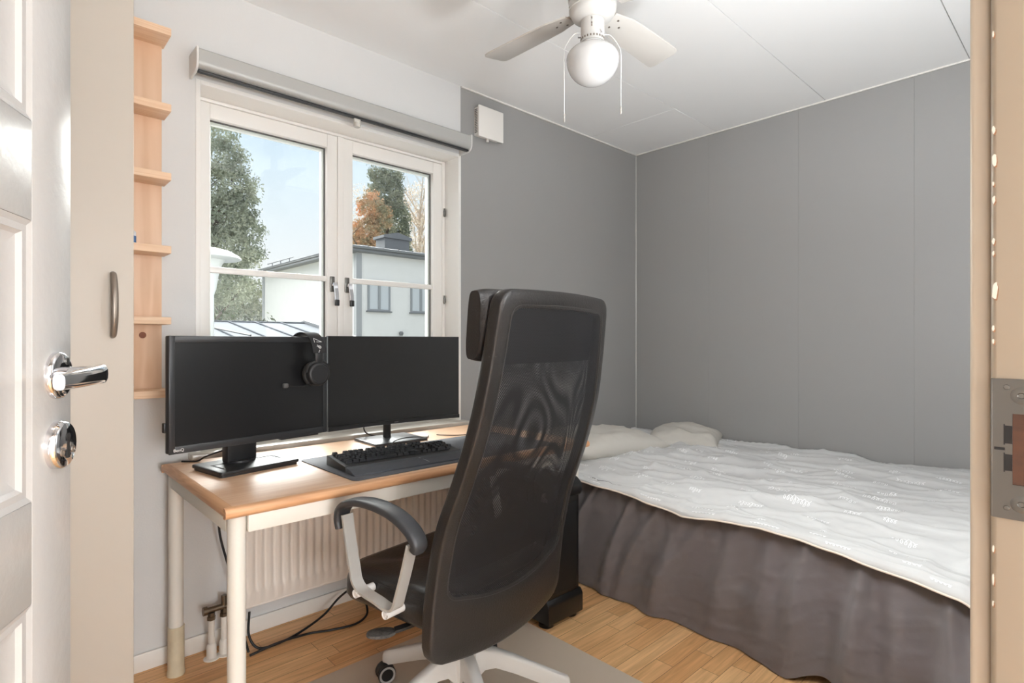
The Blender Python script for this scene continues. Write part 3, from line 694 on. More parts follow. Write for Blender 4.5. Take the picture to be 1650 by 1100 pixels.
# white zigzag and round emblem on the strap's front
def on_strap(k):
    p = sp_[k]; n_ = (p - cen).normalized(); return p, n_
b = bmn()
k0 = 4
p, n_ = on_strap(k0); t_ = (sp_[k0 + 1] - sp_[k0 - 1]).normalized()
X_ = Vector((1, 0, 0))
def st(u, v): return p + X_ * u + t_ * v + n_ * 0.0026
ringp = [st(0.002 + 0.0048 * math.cos(a), 0.0048 * math.sin(a)) for a in [2 * PI * i / 20 for i in range(20)]]
sweep(b, ringp, circ(0.0009, 6), close=True)
lathe(b, [(0.002, -0.0004), (0.002, 0.0005)], 14, Matrix.Translation(st(0.002, 0)) @ n_.to_track_quat('Z', 'Y').to_matrix().to_4x4())
for (u0, v0, u1, v1) in ((-0.002, 0.003, -0.007, 0.008), (-0.003, 0.001, -0.009, 0.003)): rod(b, st(u0, v0), st(u1, v1), 0.0009, None, 6)
p, n_ = on_strap(9); t_ = (sp_[10] - sp_[8]).normalized()
for (u0, v0, u1, v1) in ((-0.014, -0.008, -0.012, 0.010), (-0.012, 0.010, 0.014, -0.006), (0.014, -0.006, -0.006, -0.006)): rod(b, st(u0, v0), st(u1, v1), 0.0008, None, 6)
p, n_ = on_strap(1); t_ = (sp_[2] - sp_[0]).normalized()
rod(b, st(-0.005, -0.004), st(0.000, 0.006), 0.0009, None, 6)
obj('emblem', b, M['print_white'], so, local=True)
for sgn in (-1, 1):
    yo = yc + sgn * 0.040
    b = bmn(); lathe(b, [(0.018, 0), (0.040, 0.0), (0.0445, 0.004), (0.0445, 0.016), (0.039, 0.0195)], 36, T(0, yo - (-sgn) * 0 - 0.0, 0.056) @ RX(90 if sgn < 0 else -90)); co = obj('ear_cushion', b, mat('cushion', rgb(46, 45, 44), 0.85) if 'cushion' not in M else M['cushion'], hp, local=True)
    b = bmn(); lathe(b, [(0.037, 0.0195), (0.0405, 0.022), (0.0405, 0.040), (0.037, 0.044), (0.031, 0.0445), (0.030, 0.043), (0.0005, 0.043)], 36, T(0, yo, 0.056) @ RX(90 if sgn < 0 else -90)); obj('ear_cup', b, M['black_plastic'], hp, local=True, sharp=50)
    b = bmn(); sweep(b, spline([(-0.043, yo + sgn * 0.030, 0.062), (-0.036, yo + sgn * 0.034, 0.086), (0, yo + sgn * 0.036, 0.103), (0.036, yo + sgn * 0.034, 0.086), (0.043, yo + sgn * 0.030, 0.062)], 6), circ(1, 8, 0.003, 0.005), up=(0, 1, 0)); obj('yoke', b, M['black_plastic'], hp, local=True)
b = bmn(); tube(b, [(-0.02, yc - 0.062, 0.022), (-0.06, yc - 0.070, 0.016), (-0.10, yc - 0.080, 0.018), (-0.125, yc - 0.086, 0.022)], 0.0018)
mc = obj('microphone_boom', b, M['black_plastic'], hp, local=True)
b = bmn(); box(b, -0.139, -0.121, yc - 0.093, yc - 0.081, 0.015, 0.031, 0.004); obj('microphone', b, mat('mic_gray', rgb(84, 84, 84), 0.5), mc, local=True)

# ================================================================== DESK MAT, KEYBOARD
b = bmn(); extr(b, rrect(0.90, 0.405, 0.02, 6, -2.100, -0.5455), 'z', DZ, DZ + 0.0035, 0.001)
obj('desk_pad', b, M['pad_gray'], label='long thin grey desk pad under the keyboard', cat='desk pad')
KX, KY, KZ = -2.300, -0.608, DZ + 0.0035
kb = thing('keyboard', 'black full-size mechanical keyboard with wrist rest on the grey desk pad', 'keyboard', (KX, KY, KZ), R(-3.0))
b = bmn(); extr(b, [(-0.040, 0.0), (0.112, 0.0), (0.112, 0.031), (0.106, 0.033), (-0.036, 0.019), (-0.040, 0.017)], 'x', -0.222, 0.222, 0.0015); obj('case', b, M['black_plastic'], kb, local=True)
b = bmn(); extr(b, [(-0.041, 0.0), (-0.041, 0.016), (-0.046, 0.0185), (-0.070, 0.016), (-0.108, 0.0045), (-0.110, 0.0)], 'x', -0.222, 0.222, 0.0012); wr = obj('wrist_rest', b, mat('rest_gray', rgb(60, 63, 70), 0.55), kb, local=True)
b = bmn(); rod(b, (0.035, -0.058, 0.0178), (0.052, -0.098, 0.0083), 0.0009, None, 6); obj('crease', b, mat('crease', rgb(150, 152, 156), 0.6), wr, local=True)
U_ = 0.0188
rows = []
rows.append((0, [(0.5, 1)] + [(2.5 + i, 1) for i in range(4)] + [(7 + i, 1) for i in range(4)] + [(11.5 + i, 1) for i in range(4)] + [(15.85 + i, 1) for i in range(3)]))
rows.append((1, [(0.5 + i, 1) for i in range(13)] + [(14, 2)] + [(15.85 + i, 1) for i in range(3)] + [(19.2 + i, 1) for i in range(4)]))
rows.append((2, [(0.75, 1.5)] + [(2 + i, 1) for i in range(12)] + [(14.25, 1.5)] + [(15.85 + i, 1) for i in range(3)] + [(19.2 + i, 1) for i in range(4)]))
rows.append((3, [(0.87, 1.75)] + [(2.25 + i, 1) for i in range(11)] + [(13.87, 2.25)] + [(19.2 + i, 1) for i in range(3)]))
rows.append((4, [(1.12, 2.25)] + [(2.75 + i, 1) for i in range(10)] + [(13.62, 2.75)] + [(16.85, 1)] + [(19.2 + i, 1) for i in range(4)]))
rows.append((5, [(0.62, 1.25), (1.87, 1.25), (3.12, 1.25), (6.87, 6.25), (10.62, 1.25), (11.87, 1.25), (13.12, 1.25), (14.37, 1.25)] + [(15.85 + i, 1) for i in range(3)] + [(19.7, 2), (21.2, 1)]))
yrow = [0.096, 0.068, 0.049, 0.030, 0.011, -0.0085]
keys = []
for ri, ks in rows:
    for (c, w) in ks:
        xk = -0.2085 + c * U_ * 0.985; hw = w * U_ / 2 - 0.0012; yk = yrow[ri]; zk = 0.0195 + (yk + 0.036) * 0.097
        keys.append((yk, xk, hw, zk))
keys.sort(key=lambda q: q[0])
def keycap(bm, yk, xk, hw, zk):
    hy = 0.0082
    A = [bm.verts.new((xk + sx * hw, yk + sy * hy, zk)) for sx, sy in ((-1, -1), (1, -1), (1, 1), (-1, 1))]
    B = [bm.verts.new((xk + sx * (hw - 0.0022), yk + sy * (hy - 0.0022) + 0.0006, zk + 0.0095)) for sx, sy in ((-1, -1), (1, -1), (1, 1), (-1, 1))]
    for i in range(4): bm.faces.new((A[i], A[(i + 1) % 4], B[(i + 1) % 4], B[i]))
    bm.faces.new(B); bm.faces.new(list(reversed(A)))
for q in keys[:100]:
    b = bmn(); keycap(b, *q); obj('key', b, M['key_black'], kb, local=True, smooth=False)
if len(keys) > 100:
    b = bmn()
    for q in keys[100:]: keycap(b, *q)
    obj('key_row', b, M['key_black'], kb, local=True, smooth=False, kind='stuff')

# ================================================================== CABLES
def cable(label, pts, r=0.003, name='cable', m='cable_black', sm=8):
    b = bmn(); tube(b, pts, r, 8, sm); return obj(name, b, M[m], label=label, cat='cable', group='loose cables', sharp=80)
zc = DZ + 0.0032
cable('thin black keyboard cable looping over the base of the right monitor', [(-2.28, -0.498, 0.752), (-2.24, -0.44, 0.752), (-2.17, -0.36, 0.748), (-2.10, -0.322, 0.746), (-2.03, -0.30, 0.738), (-1.955, -0.262, 0.724), (-1.93, -0.235, 0.7235)], 0.0022)
cable('thin black mouse cable lying across the desk and pad right of the keyboard', [(-1.885, -0.235, 0.7235), (-1.875, -0.26, 0.7235), (-1.84, -0.31, 0.7245), (-1.80, -0.34, 0.726), (-1.74, -0.36, 0.726), (-1.67, -0.42, 0.726)], 0.0022)
cable('short black cable bowed behind the base of the left monitor', [(-2.86, -0.09, 0.7235), (-2.82, -0.12, 0.7235), (-2.80, -0.14, 0.738), (-2.775, -0.20, 0.760), (-2.745, -0.235, 0.775)], 0.003)
cable('black cable hanging behind the stand of the right monitor', [(-2.19, -0.20, 0.86), (-2.19, -0.14, 0.80), (-2.16, -0.095, 0.748), (-2.10, -0.085, 0.7235), (-2.02, -0.083, 0.7235)], 0.003)
cable('black cable dropping from the desk to the radiator pipes behind the front leg', [(-2.745, -0.120, 0.655), (-2.750, -0.116, 0.56), (-2.744, -0.113, 0.45), (-2.72, -0.118, 0.34), (-2.695, -0.125, 0.24), (-2.68, -0.13, 0.12), (-2.66, -0.135, 0.03), (-2.655, -0.14, 0.004)], 0.0042)
cable('black power cable looping along the floor below the radiator', [(-2.645, -0.118, 0.14), (-2.650, -0.128, 0.06), (-2.625, -0.15, 0.012), (-2.56, -0.155, 0.0045), (-2.47, -0.135, 0.0045), (-2.36, -0.115, 0.03), (-2.28, -0.10, 0.075), (-2.20, -0.095, 0.10), (-2.15, -0.098, 0.085), (-2.155, -0.12, 0.03), (-2.12, -0.15, 0.0065), (-2.07, -0.14, 0.0045), (-2.00, -0.12, 0.0045)], 0.0045)
cable('black cord lying in an S-curve on the floor behind the chair arm', [(-2.66, -0.168, 0.0045), (-2.56, -0.168, 0.0135), (-2.44, -0.165, 0.0045), (-2.36, -0.20, 0.0045), (-2.27, -0.22, 0.0045), (-2.20, -0.18, 0.0045), (-2.175, -0.13, 0.03), (-2.165, -0.112, 0.07), (-2.13, -0.108, 0.05), (-2.09, -0.17, 0.0065), (-2.02, -0.19, 0.0045), (-1.97, -0.15, 0.0045)], 0.0045)
b = bmn(); box(b, -2.125, -1.98, -0.075, -0.03, 0.0, 0.05, 0.004); obj('junction_box', b, M['trim_white'], label='white power junction box against the baseboard behind the chair', cat='power box')

# ================================================================== FLOOR MAT
b = bmn(); extr(b, rrect(1.07, 1.28, 0.02, 5, -2.291, -1.108), 'z', 0.0005, 0.0035, 0.0006)
obj('chair_mat', b, M['mat_plastic'], label='frosted translucent plastic chair mat on the oak floor', cat='floor mat')

# ================================================================== OFFICE CHAIR (local: x right, y forward, z up)
ch = thing('office_chair', 'black high-backed mesh office chair on a white five-star base', 'office chair', (-2.318, -0.939, 0.0), R(9.0))
MZ = 0.0036
bcx, bcy = 0.035, 0.0
def interp(tab, z):
    if z <= tab[0][0]: return tab[0][1]
    for (a, va), (c, vc) in zip(tab, tab[1:]):
        if z <= c:
            t = (z - a) / (c - a); return va + (vc - va) * t
    return tab[-1][1]
PROF = [(0.28, -0.215), (0.36, -0.216), (0.44, -0.219), (0.52, -0.224), (0.60, -0.235), (0.68, -0.254), (0.78, -0.294), (0.89, -0.333), (1.0, -0.362), (1.11, -0.382), (1.18, -0.396), (1.26, -0.412)]
def bv(u, z): return sum(interp(PROF, z + d) for d in (-.04, -.02, 0, .02, .04)) / 5 + 0.35 * u * u
HW = [(0.28, 0.282), (0.44, 0.289), (0.60, 0.292), (0.70, 0.292), (0.81, 0.286), (0.97, 0.275), (1.12, 0.260), (1.26, 0.246)]
ULEAN = [(0.30, 0.0), (0.42, 0.004), (0.60, 0.018), (0.80, 0.022), (0.97, 0.020), (1.12, 0.010), (1.26, -0.008)]
def lean(bm):
    for v in bm.verts: v.co.x += interp(ULEAN, v.co.z)
    return bm
ZT, ZB = 1.262, 0.318
NC = 160
def outer(k):
    return out_pts[k]
def resample(poly, n):
    P2 = poly + [poly[0]]; d = [0]
    for a, c in zip(P2, P2[1:]): d.append(d[-1] + math.hypot(c[0] - a[0], c[1] - a[1]))
    out = []; j = 0
    for i in range(n):
        s = d[-1] * i / n
        while d[j + 1] < s: j += 1
        t = (s - d[j]) / max(1e-9, d[j + 1] - d[j]); out.append((P2[j][0] + (P2[j + 1][0] - P2[j][0]) * t, P2[j][1] + (P2[j + 1][1] - P2[j][1]) * t))
    return out
def outline(zt, zb, hwf, rt, rb, sag):
    p = []
    zs = [zb + rb + (zt - rt - zb - rb) * i / 30 for i in range(31)]
    ht, hb = hwf(zt - rt), hwf(zb + rb)
    for z in zs: p.append((hwf(z), z))
    for k in range(1, 9): a = R(90 * k / 9); p.append((ht - rt + rt * math.cos(a), zt - rt + rt * math.sin(a)))
    p += [((ht - rt) * (1 - i / 6.0), zt + 0.004 * (1 - ((1 - i / 6.0)) ** 2)) for i in range(0, 13)]
    for k in range(1, 9): a = R(90 + 90 * k / 9); p.append((-ht + rt + rt * math.cos(a), zt - rt + rt * math.sin(a)))
    for z in reversed(zs): p.append((-hwf(z), z))
    for k in range(1, 9): a = R(180 + 90 * k / 9); p.append((-hb + rb + rb * math.cos(a), zb + rb + rb * math.sin(a)))
    p += [(-(hb - rb) * (1 - i / 6.0), zb - sag * (1 - (1 - i / 6.0) ** 2)) for i in range(0, 13)]
    for k in range(1, 9): a = R(270 + 90 * k / 9); p.append((hb - rb + rb * math.cos(a), zb + rb + rb * math.sin(a)))
    return p
def polar(poly, n, c):
    # resample a star-shaped outline by direction from c
    out = []
    for i in range(n):
        a = 2 * PI * i / n; dx, dy = math.cos(a), math.sin(a); best = None
        for (x0, y0), (x1, y1) in zip(poly, poly[1:] + poly[:1]):
            ex, ey = x1 - x0, y1 - y0; den = dx * ey - dy * ex
            if abs(den) < 1e-12: continue
            t = ((x0 - c[0]) * ey - (y0 - c[1]) * ex) / den; s = ((x0 - c[0]) * dy - (y0 - c[1]) * dx) / den
            if t > 0 and -1e-6 <= s <= 1 + 1e-6: best = max(best or 0, t)
        out.append((c[0] + dx * best, c[1] + dy * best))
    return out
cc = (0.0, 0.80)
o_poly = outline(ZT, ZB + 0.018, lambda z: interp(HW, z), 0.045, 0.055, 0.020)
i_poly = outline(ZT - 0.045, 0.497, lambda z: interp(HW, z) - 0.044, 0.030, 0.045, 0.030)
OP, IP = [], []
angs = []
# sample directions by the inner contour so the corners stay crisp
for q in resample(i_poly, NC): angs.append(math.atan2(q[1] - cc[1], q[0] - cc[0]))
def ray_poly(poly, a):
    dx, dy = math.cos(a), math.sin(a); best = 0.01
    for (x0, y0), (x1, y1) in zip(poly, poly[1:] + poly[:1]):
        ex, ey = x1 - x0, y1 - y0; den = dx * ey - dy * ex
        if abs(den) < 1e-12: continue
        t = ((x0 - cc[0]) * ey - (y0 - cc[1]) * ex) / den; s = ((x0 - cc[0]) * dy - (y0 - cc[1]) * dx) / den
        if t > 0 and -1e-6 <= s <= 1 + 1e-6: best = max(best, t)
    return (cc[0] + dx * best, cc[1] + dy * best)
OP = [ray_poly(o_poly, a) for a in angs]; IP = [ray_poly(i_poly, a) for a in angs]
TH = 0.036
SEC = [(0.0, 0.35), (0.015, 0.12), (0.06, 0.02), (0.25, 0.0), (0.5, -0.02), (0.75, 0.0), (0.95, 0.06), (1.0, 0.16), (1.0, 0.84), (0.95, 0.94), (0.75, 1.0), (0.5, 1.0), (0.25, 1.0), (0.06, 0.98), (0.015, 0.88), (0.0, 0.65)]
b = bmn(); rings = []
for k in range(NC):
    ring = []
    for (s, d) in SEC:
        u = OP[k][0] + (IP[k][0] - OP[k][0]) * s; z = OP[k][1] + (IP[k][1] - OP[k][1]) * s
        ring.append(b.verts.new((u, bv(u, z) + TH * d, z)))
    rings.append(ring)
for k in range(NC):
    A, B = rings[k], rings[(k + 1) % NC]
    for j in range(len(SEC)): b.faces.new((A[j], A[(j + 1) % len(SEC)], B[(j + 1) % len(SEC)], B[j]))
bk = obj('backrest', lean(b), M['leather'], ch, local=True, sharp=65)
def net(off, name, m, bulge, drape=0.0):
    b = bmn(); rs = 24; cen = b.verts.new((cc[0], bv(0, cc[1]) + off + bulge, cc[1])); prev = None
    for r in range(1, rs + 1):
        s = r / rs; ring = []
        for k in range(NC):
            u = cc[0] + (IP[k][0] - cc[0]) * s * 1.012; z = cc[1] + (IP[k][1] - cc[1]) * s * 1.004
            wv = drape * (1 - s ** 4) * (math.sin(z * 19 + 90 * u * u) + 0.7 * math.sin(u * 30 + z * 7))
            ring.append(b.verts.new((u, bv(u, z) + off + bulge * (1 - s * s) + wv, z)))
        for k in range(NC):
            if prev is None: b.faces.new((cen, ring[k], ring[(k + 1) % NC]))
            else: b.faces.new((prev[k], prev[(k + 1) % NC], ring[(k + 1) % NC], ring[k]))
        prev = ring
    return obj(name, lean(b), m, bk, local=True, sharp=80)
net(0.004, 'rear_mesh', M['mesh_back'], 0.004); net(0.030, 'front_mesh', M['mesh_front'], -0.004, 0.0035)
# seams of pale stitching round the opening
b = bmn(); sweep(b, [Vector((IP[k][0] * 1.03, bv(IP[k][0] * 1.03, IP[k][1] + (0.008 if IP[k][1] > cc[1] else -0.008)) - 0.0008, IP[k][1] + (0.008 if IP[k][1] > cc[1] else -0.008))) for k in range(0, NC)], circ(0.0007, 5), close=True)
obj('stitching', lean(b), M['stitch'], bk, local=True)
b = bmn()
for sx in (-1, 1):
    for zj in (1.105, 0.625):
        uo = interp(HW, zj); pts = [Vector((sx * (uo - 0.044 + 0.044 * q), bv(uo, zj) - 0.0015 if q < 0.9 else bv(uo, zj) + 0.012, zj)) for q in (0, 0.5, 0.85, 1.01)]
        sweep(b, pts, circ(0.0009, 5))
obj('seam', lean(b), M['stitch'], bk, local=True)
# lumbar pad between the nets and the dark lining behind the head cushion
b = bmn(); V = []
for i in range(25):
    col = []
    u = -0.215 + 0.43 * i / 24
    for j in range(9):
        t = j / 8; top = 0.690 - 0.06 * (2 * i / 24 - 1) ** 2 - 0.012 * (i / 24); z = 0.545 + (top - 0.545) * t
        col.append(b.verts.new((u, bv(u, z) + 0.016 + 0.010 * math.sin(PI * t), z)))
    V.append(col)
for i in range(24):
    for j in range(8): b.faces.new((V[i][j], V[i + 1][j], V[i + 1][j + 1], V[i][j + 1]))
bmesh.ops.solidify(b, geom=list(b.faces), thickness=0.004)
obj('lumbar_support', lean(b), mat('lumbar', rgb(40, 37, 38), 0.7), ch, local=True)
# head cushion: a fat rounded pad strapped over the front of the top
b = bmn()
uu = interp(HW, 1.2) + 0.004
secp = []
for k in range(28):
    a = 2 * PI * k / 28; cs, sn = math.cos(a), math.sin(a)
    secp.append((math.copysign(abs(cs) ** 0.55, cs), math.copysign(abs(sn) ** 0.55, sn)))
for_u = [-1.0, -0.985, -0.95, -0.88, -0.6, -0.3, 0, 0.3, 0.6, 0.88, 0.95, 0.985, 1.0]
rings = []
for q in for_u:
    u = q * uu; s = (1 - abs(q) ** 10) ** 0.35 * 0.9 + 0.1 if abs(q) < 1 else 0.55
    ring = []
    for (a_, c_) in secp:
        z = 1.178 + 0.088 * (0.80 + 0.20 * s) * c_; y = bv(u, z) + 0.036 + 0.037 + 0.036 * a_ * s
        ring.append(b.verts.new((u, y, z)))
    rings.append(ring)
for A, B in zip(rings, rings[1:]):
    for j in range(28): b.faces.new((A[j], A[(j + 1) % 28], B[(j + 1) % 28], B[j]))
b.faces.new(rings[0]); b.faces.new(rings[-1])
hc = obj('headrest', lean(b), M['leather'], ch, local=True, sharp=60)
b = bmn(); V = []
for i in range(13):
    u = -0.198 + 0.396 * i / 12; V.append([b.verts.new((u, bv(u, z) + 0.024, z)) for z in (1.085, 1.12, 1.16, 1.20, 1.222)])
for i in range(12):
    for j in range(4): b.faces.new((V[i][j], V[i + 1][j], V[i + 1][j + 1], V[i][j + 1]))
obj('lining', lean(b), M['pad_dark'], hc, local=True)
# seat
b = bmn(); NS = 28
SU, SY0, SY1 = 0.252, -0.196, 0.240
def seat_pt(a, lay):
    cs, sn = math.cos(a), math.sin(a); ex = 0.28
    x = math.copysign(abs(cs) ** ex, cs); y = math.copysign(abs(sn) ** ex, sn)
    s, z = lay
    return Vector((x * SU * s, (SY0 + SY1) / 2 + y * (SY1 - SY0) / 2 * s, z - (0.014 * max(0, y) ** 3 if True else 0)))
lays = [(0.90, 0.400), (0.97, 0.404), (1.0, 0.418), (1.0, 0.440), (0.995, 0.462), (0.975, 0.478), (0.985, 0.480), (0.98, 0.488), (0.95, 0.496), (0.85, 0.501), (0.6, 0.500), (0.3, 0.497)]
rings = [[b.verts.new(seat_pt(2 * PI * k / 64 + 0.02, l)) for k in range(64)] for l in lays]
for A, B in zip(rings, rings[1:]):
    for j in range(64): b.faces.new((A[j], A[(j + 1) % 64], B[(j + 1) % 64], B[j]))
b.faces.new(list(reversed(rings[0]))); b.faces.new(rings[-1])
obj('seat', b, M['leather_seat'], ch, local=True, sharp=60)
b = bmn(); box(b, -0.16 + bcx, 0.16 + bcx, -0.17, 0.13, 0.385, 0.402, 0.004); box(b, -0.075 + bcx, 0.075 + bcx, -0.11, 0.09, 0.335, 0.386, 0.012); box(b, -0.06, 0.06, -0.215, -0.08, 0.372, 0.398, 0.006)
obj('mechanism', b, M['black_plastic'], ch, local=True)
b = bmn(); sweep(b, spline([(-0.05, -0.05, 0.372), (-0.13, -0.04, 0.374), (-0.20, -0.02, 0.368), (-0.235, 0.0, 0.362)], 6), [(0.010, 0.004), (-0.010, 0.004), (-0.010, -0.004), (0.010, -0.004)], up=(0, 1, 0)); lv = obj('tilt_lever', b, M['black_plastic'], ch, local=True)
b = bmn(); extr(b, [(0.040 * math.cos(a), 0.026 * math.sin(a)) for a in [2 * PI * k / 24 for k in range(24)]], 'z', -0.004, 0.004, 0.0015); bmesh.ops.transform(b, matrix=T(-0.262, 0.022, 0.358) @ RZ(-25) @ RY(4), verts=b.verts); obj('lever_paddle', b, M['lever_gray'], lv, local=True)
# arms
for sx in (-1, 1):
    ua = sx * 0.292
    fv = 1.0 if sx < 0 else 0.70
    loop = spline([(ua, 0.132, 0.664), (ua, 0.118, 0.60), (ua, 0.098, 0.525), (ua, 0.088, 0.492), (ua, 0.060, 0.473), (ua, 0.0, 0.464), (ua, -0.045, 0.457), (ua, -0.074, 0.466), (ua, -0.088, 0.50), (ua, -0.112, 0.57), (ua, -0.133, 0.640)], 6)
    for p_ in loop: p_.y *= fv if p_.y > 0 else 1
    b = bmn(); sweep(b, loop, [(0.017, 0.0035), (-0.017, 0.0035), (-0.017, -0.0035), (0.017, -0.0035)], up=(1, 0, 0)); ao = obj('arm_frame', b, M['arm_metal'], ch, local=True, sharp=50)
    for yy, zz in ((0.072 * fv, 0.466), (-0.050, 0.446)):
        b = bmn(); lathe(b, [(0.006, 0.0), (0.006, 0.004), (0.0085, 0.004), (0.0115, 0.0), (0.0115, 0.060)], 20, T(ua - sx * (-0.022), yy, zz) @ RY(-90 * sx) if False else Matrix(((sx * 0, 0, -sx, ua + sx * 0.018), (0, 1, 0, yy), (1, 0, 0, zz), (0, 0, 0, 1)))); bo_ = obj('bolt_sleeve', b, M['base_white'], ao, local=True)
        b = bmn(); lathe(b, [(0.0062, 0.001), (0.0062, 0.004)], 14, Matrix(((0, 0, -sx, ua + sx * 0.0185), (0, 1, 0, yy), (1, 0, 0, zz), (0, 0, 0, 1)))); bmesh.ops.translate(b, vec=(0, 0, 0), verts=b.verts)
        b.free()
    padp = spline([(ua, 0.153, 0.622), (ua, 0.157, 0.648), (ua, 0.147, 0.678), (ua, 0.112, 0.700), (ua, 0.050, 0.711), (ua, -0.02, 0.710), (ua, -0.085, 0.697), (ua, -0.135, 0.672), (ua, -0.157, 0.645), (ua, -0.150, 0.628)], 6)
    for p_ in padp: p_.y *= fv if p_.y > 0 else 1
    def psec(t):
        w = 0.020 + 0.007 * math.sin(PI * min(1, max(0, t))) ** 0.7; h = 0.0095 + 0.004 * t
        return [(w * math.copysign(abs(math.cos(a)) ** 0.6, math.cos(a)), h * math.copysign(abs(math.sin(a)) ** 0.7, math.sin(a))) for a in [2 * PI * k / 16 for k in range(16)]]
    b = bmn(); sweep(b, padp, psec, up=(1, 0, 0)); obj('arm_pad', b, M['arm_pad'], ch, local=True, sharp=60)
# gas lift and five-star base
b = bmn(); lathe(b, [(0.027, 0.06), (0.027, 0.255), (0.024, 0.258), (0.014, 0.26), (0.014, 0.34)], 28, T(bcx, bcy, 0)); obj('gas_lift', b, M['black_plastic'], ch, local=True)
b = bmn(); lathe(b, [(0.034, 0.090), (0.040, 0.094), (0.044, 0.150), (0.046, 0.195), (0.040, 0.206), (0.028, 0.208)], 32, T(bcx, bcy, 0)); hubo = obj('base_hub', b, M['base_white'], ch, local=True)
for ang in (96, 24, -48, -120, 168):
    a = R(ang); d = Vector((math.cos(a), math.sin(a), 0)); s_ = Vector((-d.y, d.x, 0)); o_ = Vector((bcx, bcy, 0))
    b = bmn(); rings = []
    for (r, w, zt_, zb_) in ((0.022, 0.022, 0.203, 0.110), (0.048, 0.021, 0.202, 0.118), (0.068, 0.020, 0.200, 0.138), (0.10, 0.0185, 0.192, 0.142), (0.16, 0.017, 0.169, 0.121), (0.23, 0.0155, 0.138, 0.091), (0.30, 0.0145, 0.107, 0.061), (0.325, 0.014, 0.097, 0.056), (0.331, 0.010, 0.090, 0.060)):
        c = o_ + d * r
        rings.append([b.verts.new(c + s_ * (w * k) + Vector((0, 0, z))) for k, z in ((-1, zb_), (-1, zt_ - 0.008), (-0.6, zt_), (0.6, zt_), (1, zt_ - 0.008), (1, zb_))])
    for A, B in zip(rings, rings[1:]):
        for j in range(6): b.faces.new((A[j], A[(j + 1) % 6], B[(j + 1) % 6], B[j]))
    b.faces.new(rings[0]); b.faces.new(rings[-1])
    obj('base_arm', b, M['base_white'], ch, local=True, sharp=50)
    # caster: stem, hood, twin wheels
    cpos = o_ + d * 0.305; sw = a + R(60 if ang == 96 else 25 * (1 if ang > 0 else -1)); f_ = Vector((math.cos(sw), math.sin(sw), 0)); ax = Vector((-f_.y, f_.x, 0))
    b = bmn(); rod(b, cpos + Vector((0, 0, 0.050)), cpos + Vector((0, 0, 0.064)), 0.006); wc = cpos + f_ * 0.016
    m4 = Matrix(((f_.x, ax.x, 0, wc.x), (f_.y, ax.y, 0, wc.y), (0, 0, 1, 0.0295 + MZ), (0, 0, 0, 1)))
    hood = [(0.0300 * math.cos(t), 0.0300 * math.sin(t)) for t in [R(x) for x in range(0, 181, 15)]]
    extr(b, hood, 'y', -0.009, 0.009); bmesh.ops.transform(b, matrix=m4, verts=b.verts[-2 * len(hood):] if False else [v for v in b.verts][-2 * len(hood):])
    cs_ = obj('caster', b, M['caster_black'], ch, local=True)
    for sg in (-1, 1):
        b = bmn(); lathe(b, [(0.005, 0.010), (0.0275, 0.010), (0.0295, 0.012), (0.0295, 0.021), (0.0275, 0.023), (0.0260, 0.023)], 28, m4 @ RX(-90 * sg)); obj('wheel', b, M['caster_black'], cs_, local=True)
        b = bmn(); lathe(b, [(0.0268, 0.0215), (0.0268, 0.0236), (0.0200, 0.0236), (0.0200, 0.0215)], 28, m4 @ RX(-90 * sg)); obj('wheel_rim', b, M['caster_ring'], cs_, local=True)

# ================================================================== COMPUTER TOWER
tw = thing('computer_tower', 'tall black computer case on the floor between the desk and the bed', 'computer', (-1.635, -0.56, 0))
tx0, tx1, ty0, ty1 = -1.748, -1.537, -0.79, -0.28
b = bmn(); box(b, tx0 + 0.012, tx1 - 0.012, ty0 + 0.012, ty1, 0.105, 0.505, 0.004); obj('body', b, M['tower_black'], tw)
b = bmn(); box(b, tx0 + 0.03, tx1 - 0.03, ty0 + 0.008, ty0 + 0.013, 0.13, 0.48, 0.002); obj('front_grille', b, M['tower_mesh'], tw)
b = bmn(); extr(b, [(ty0 - 0.002, 0.020), (ty1, 0.020), (ty1, 0.115), (ty0 + 0.010, 0.115), (ty0 - 0.002, 0.095)], 'x', tx0, tx1, 0.006); obj('plinth', b, M['tower_black'], tw)
b = bmn(); extr(b, [(ty0 + 0.012, 0.500), (ty1, 0.500), (ty1, 0.575), (ty0 + 0.030, 0.575), (ty0 + 0.002, 0.552), (ty0 + 0.002, 0.515)], 'x', tx0, tx1, 0.008); obj('top_cover', b, M['tower_black'], tw)
for px in (tx0 + 0.035, tx1 - 0.035):
    for py in (ty0 + 0.045, ty1 - 0.05):
        b = bmn(); lathe(b, [(0.030, 0.0), (0.030, 0.014), (0.022, 0.021)], 20, T(px, py, 0)); obj('foot', b, M['tower_black'], tw)

# ================================================================== BED
HEM = [(-2.10, 0.415), (-2.02, 0.424), (-1.91, 0.440), (-1.78, 0.458), (-1.60, 0.480), (-1.50, 0.488), (-1.37, 0.487), (-1.26, 0.474), (-1.15, 0.463), (-1.04, 0.478), (-0.85, 0.498), (-0.66, 0.505), (0, 0.512)]
bd = thing('bed', 'wide bed with a dark grey gathered valance along its side', 'bed', (-0.68, -1.05, 0))
BX0, BX1, BY0, BY1 = -1.315, -0.02, -2.06, -0.03
b = bmn(); box(b, BX0 + 0.035, BX1, BY0 + 0.03, BY1, 0.08, 0.30, 0.01); obj('frame', b, mat('bed_frame', rgb(70, 66, 66), 0.8), bd)
for px in (BX0 + 0.11, BX1 - 0.08):
    for py in (BY0 + 0.12, BY1 - 0.1):
        b = bmn(); rod(b, (px, py, 0), (px, py, 0.082), 0.025); obj('leg', b, M['black_plastic'], bd)
b = bmn(); box(b, BX0 + 0.03, BX1, BY0 + 0.045, BY1, 0.30, 0.440, 0.03, 3); obj('mattress', b, M['mattress'], bd)
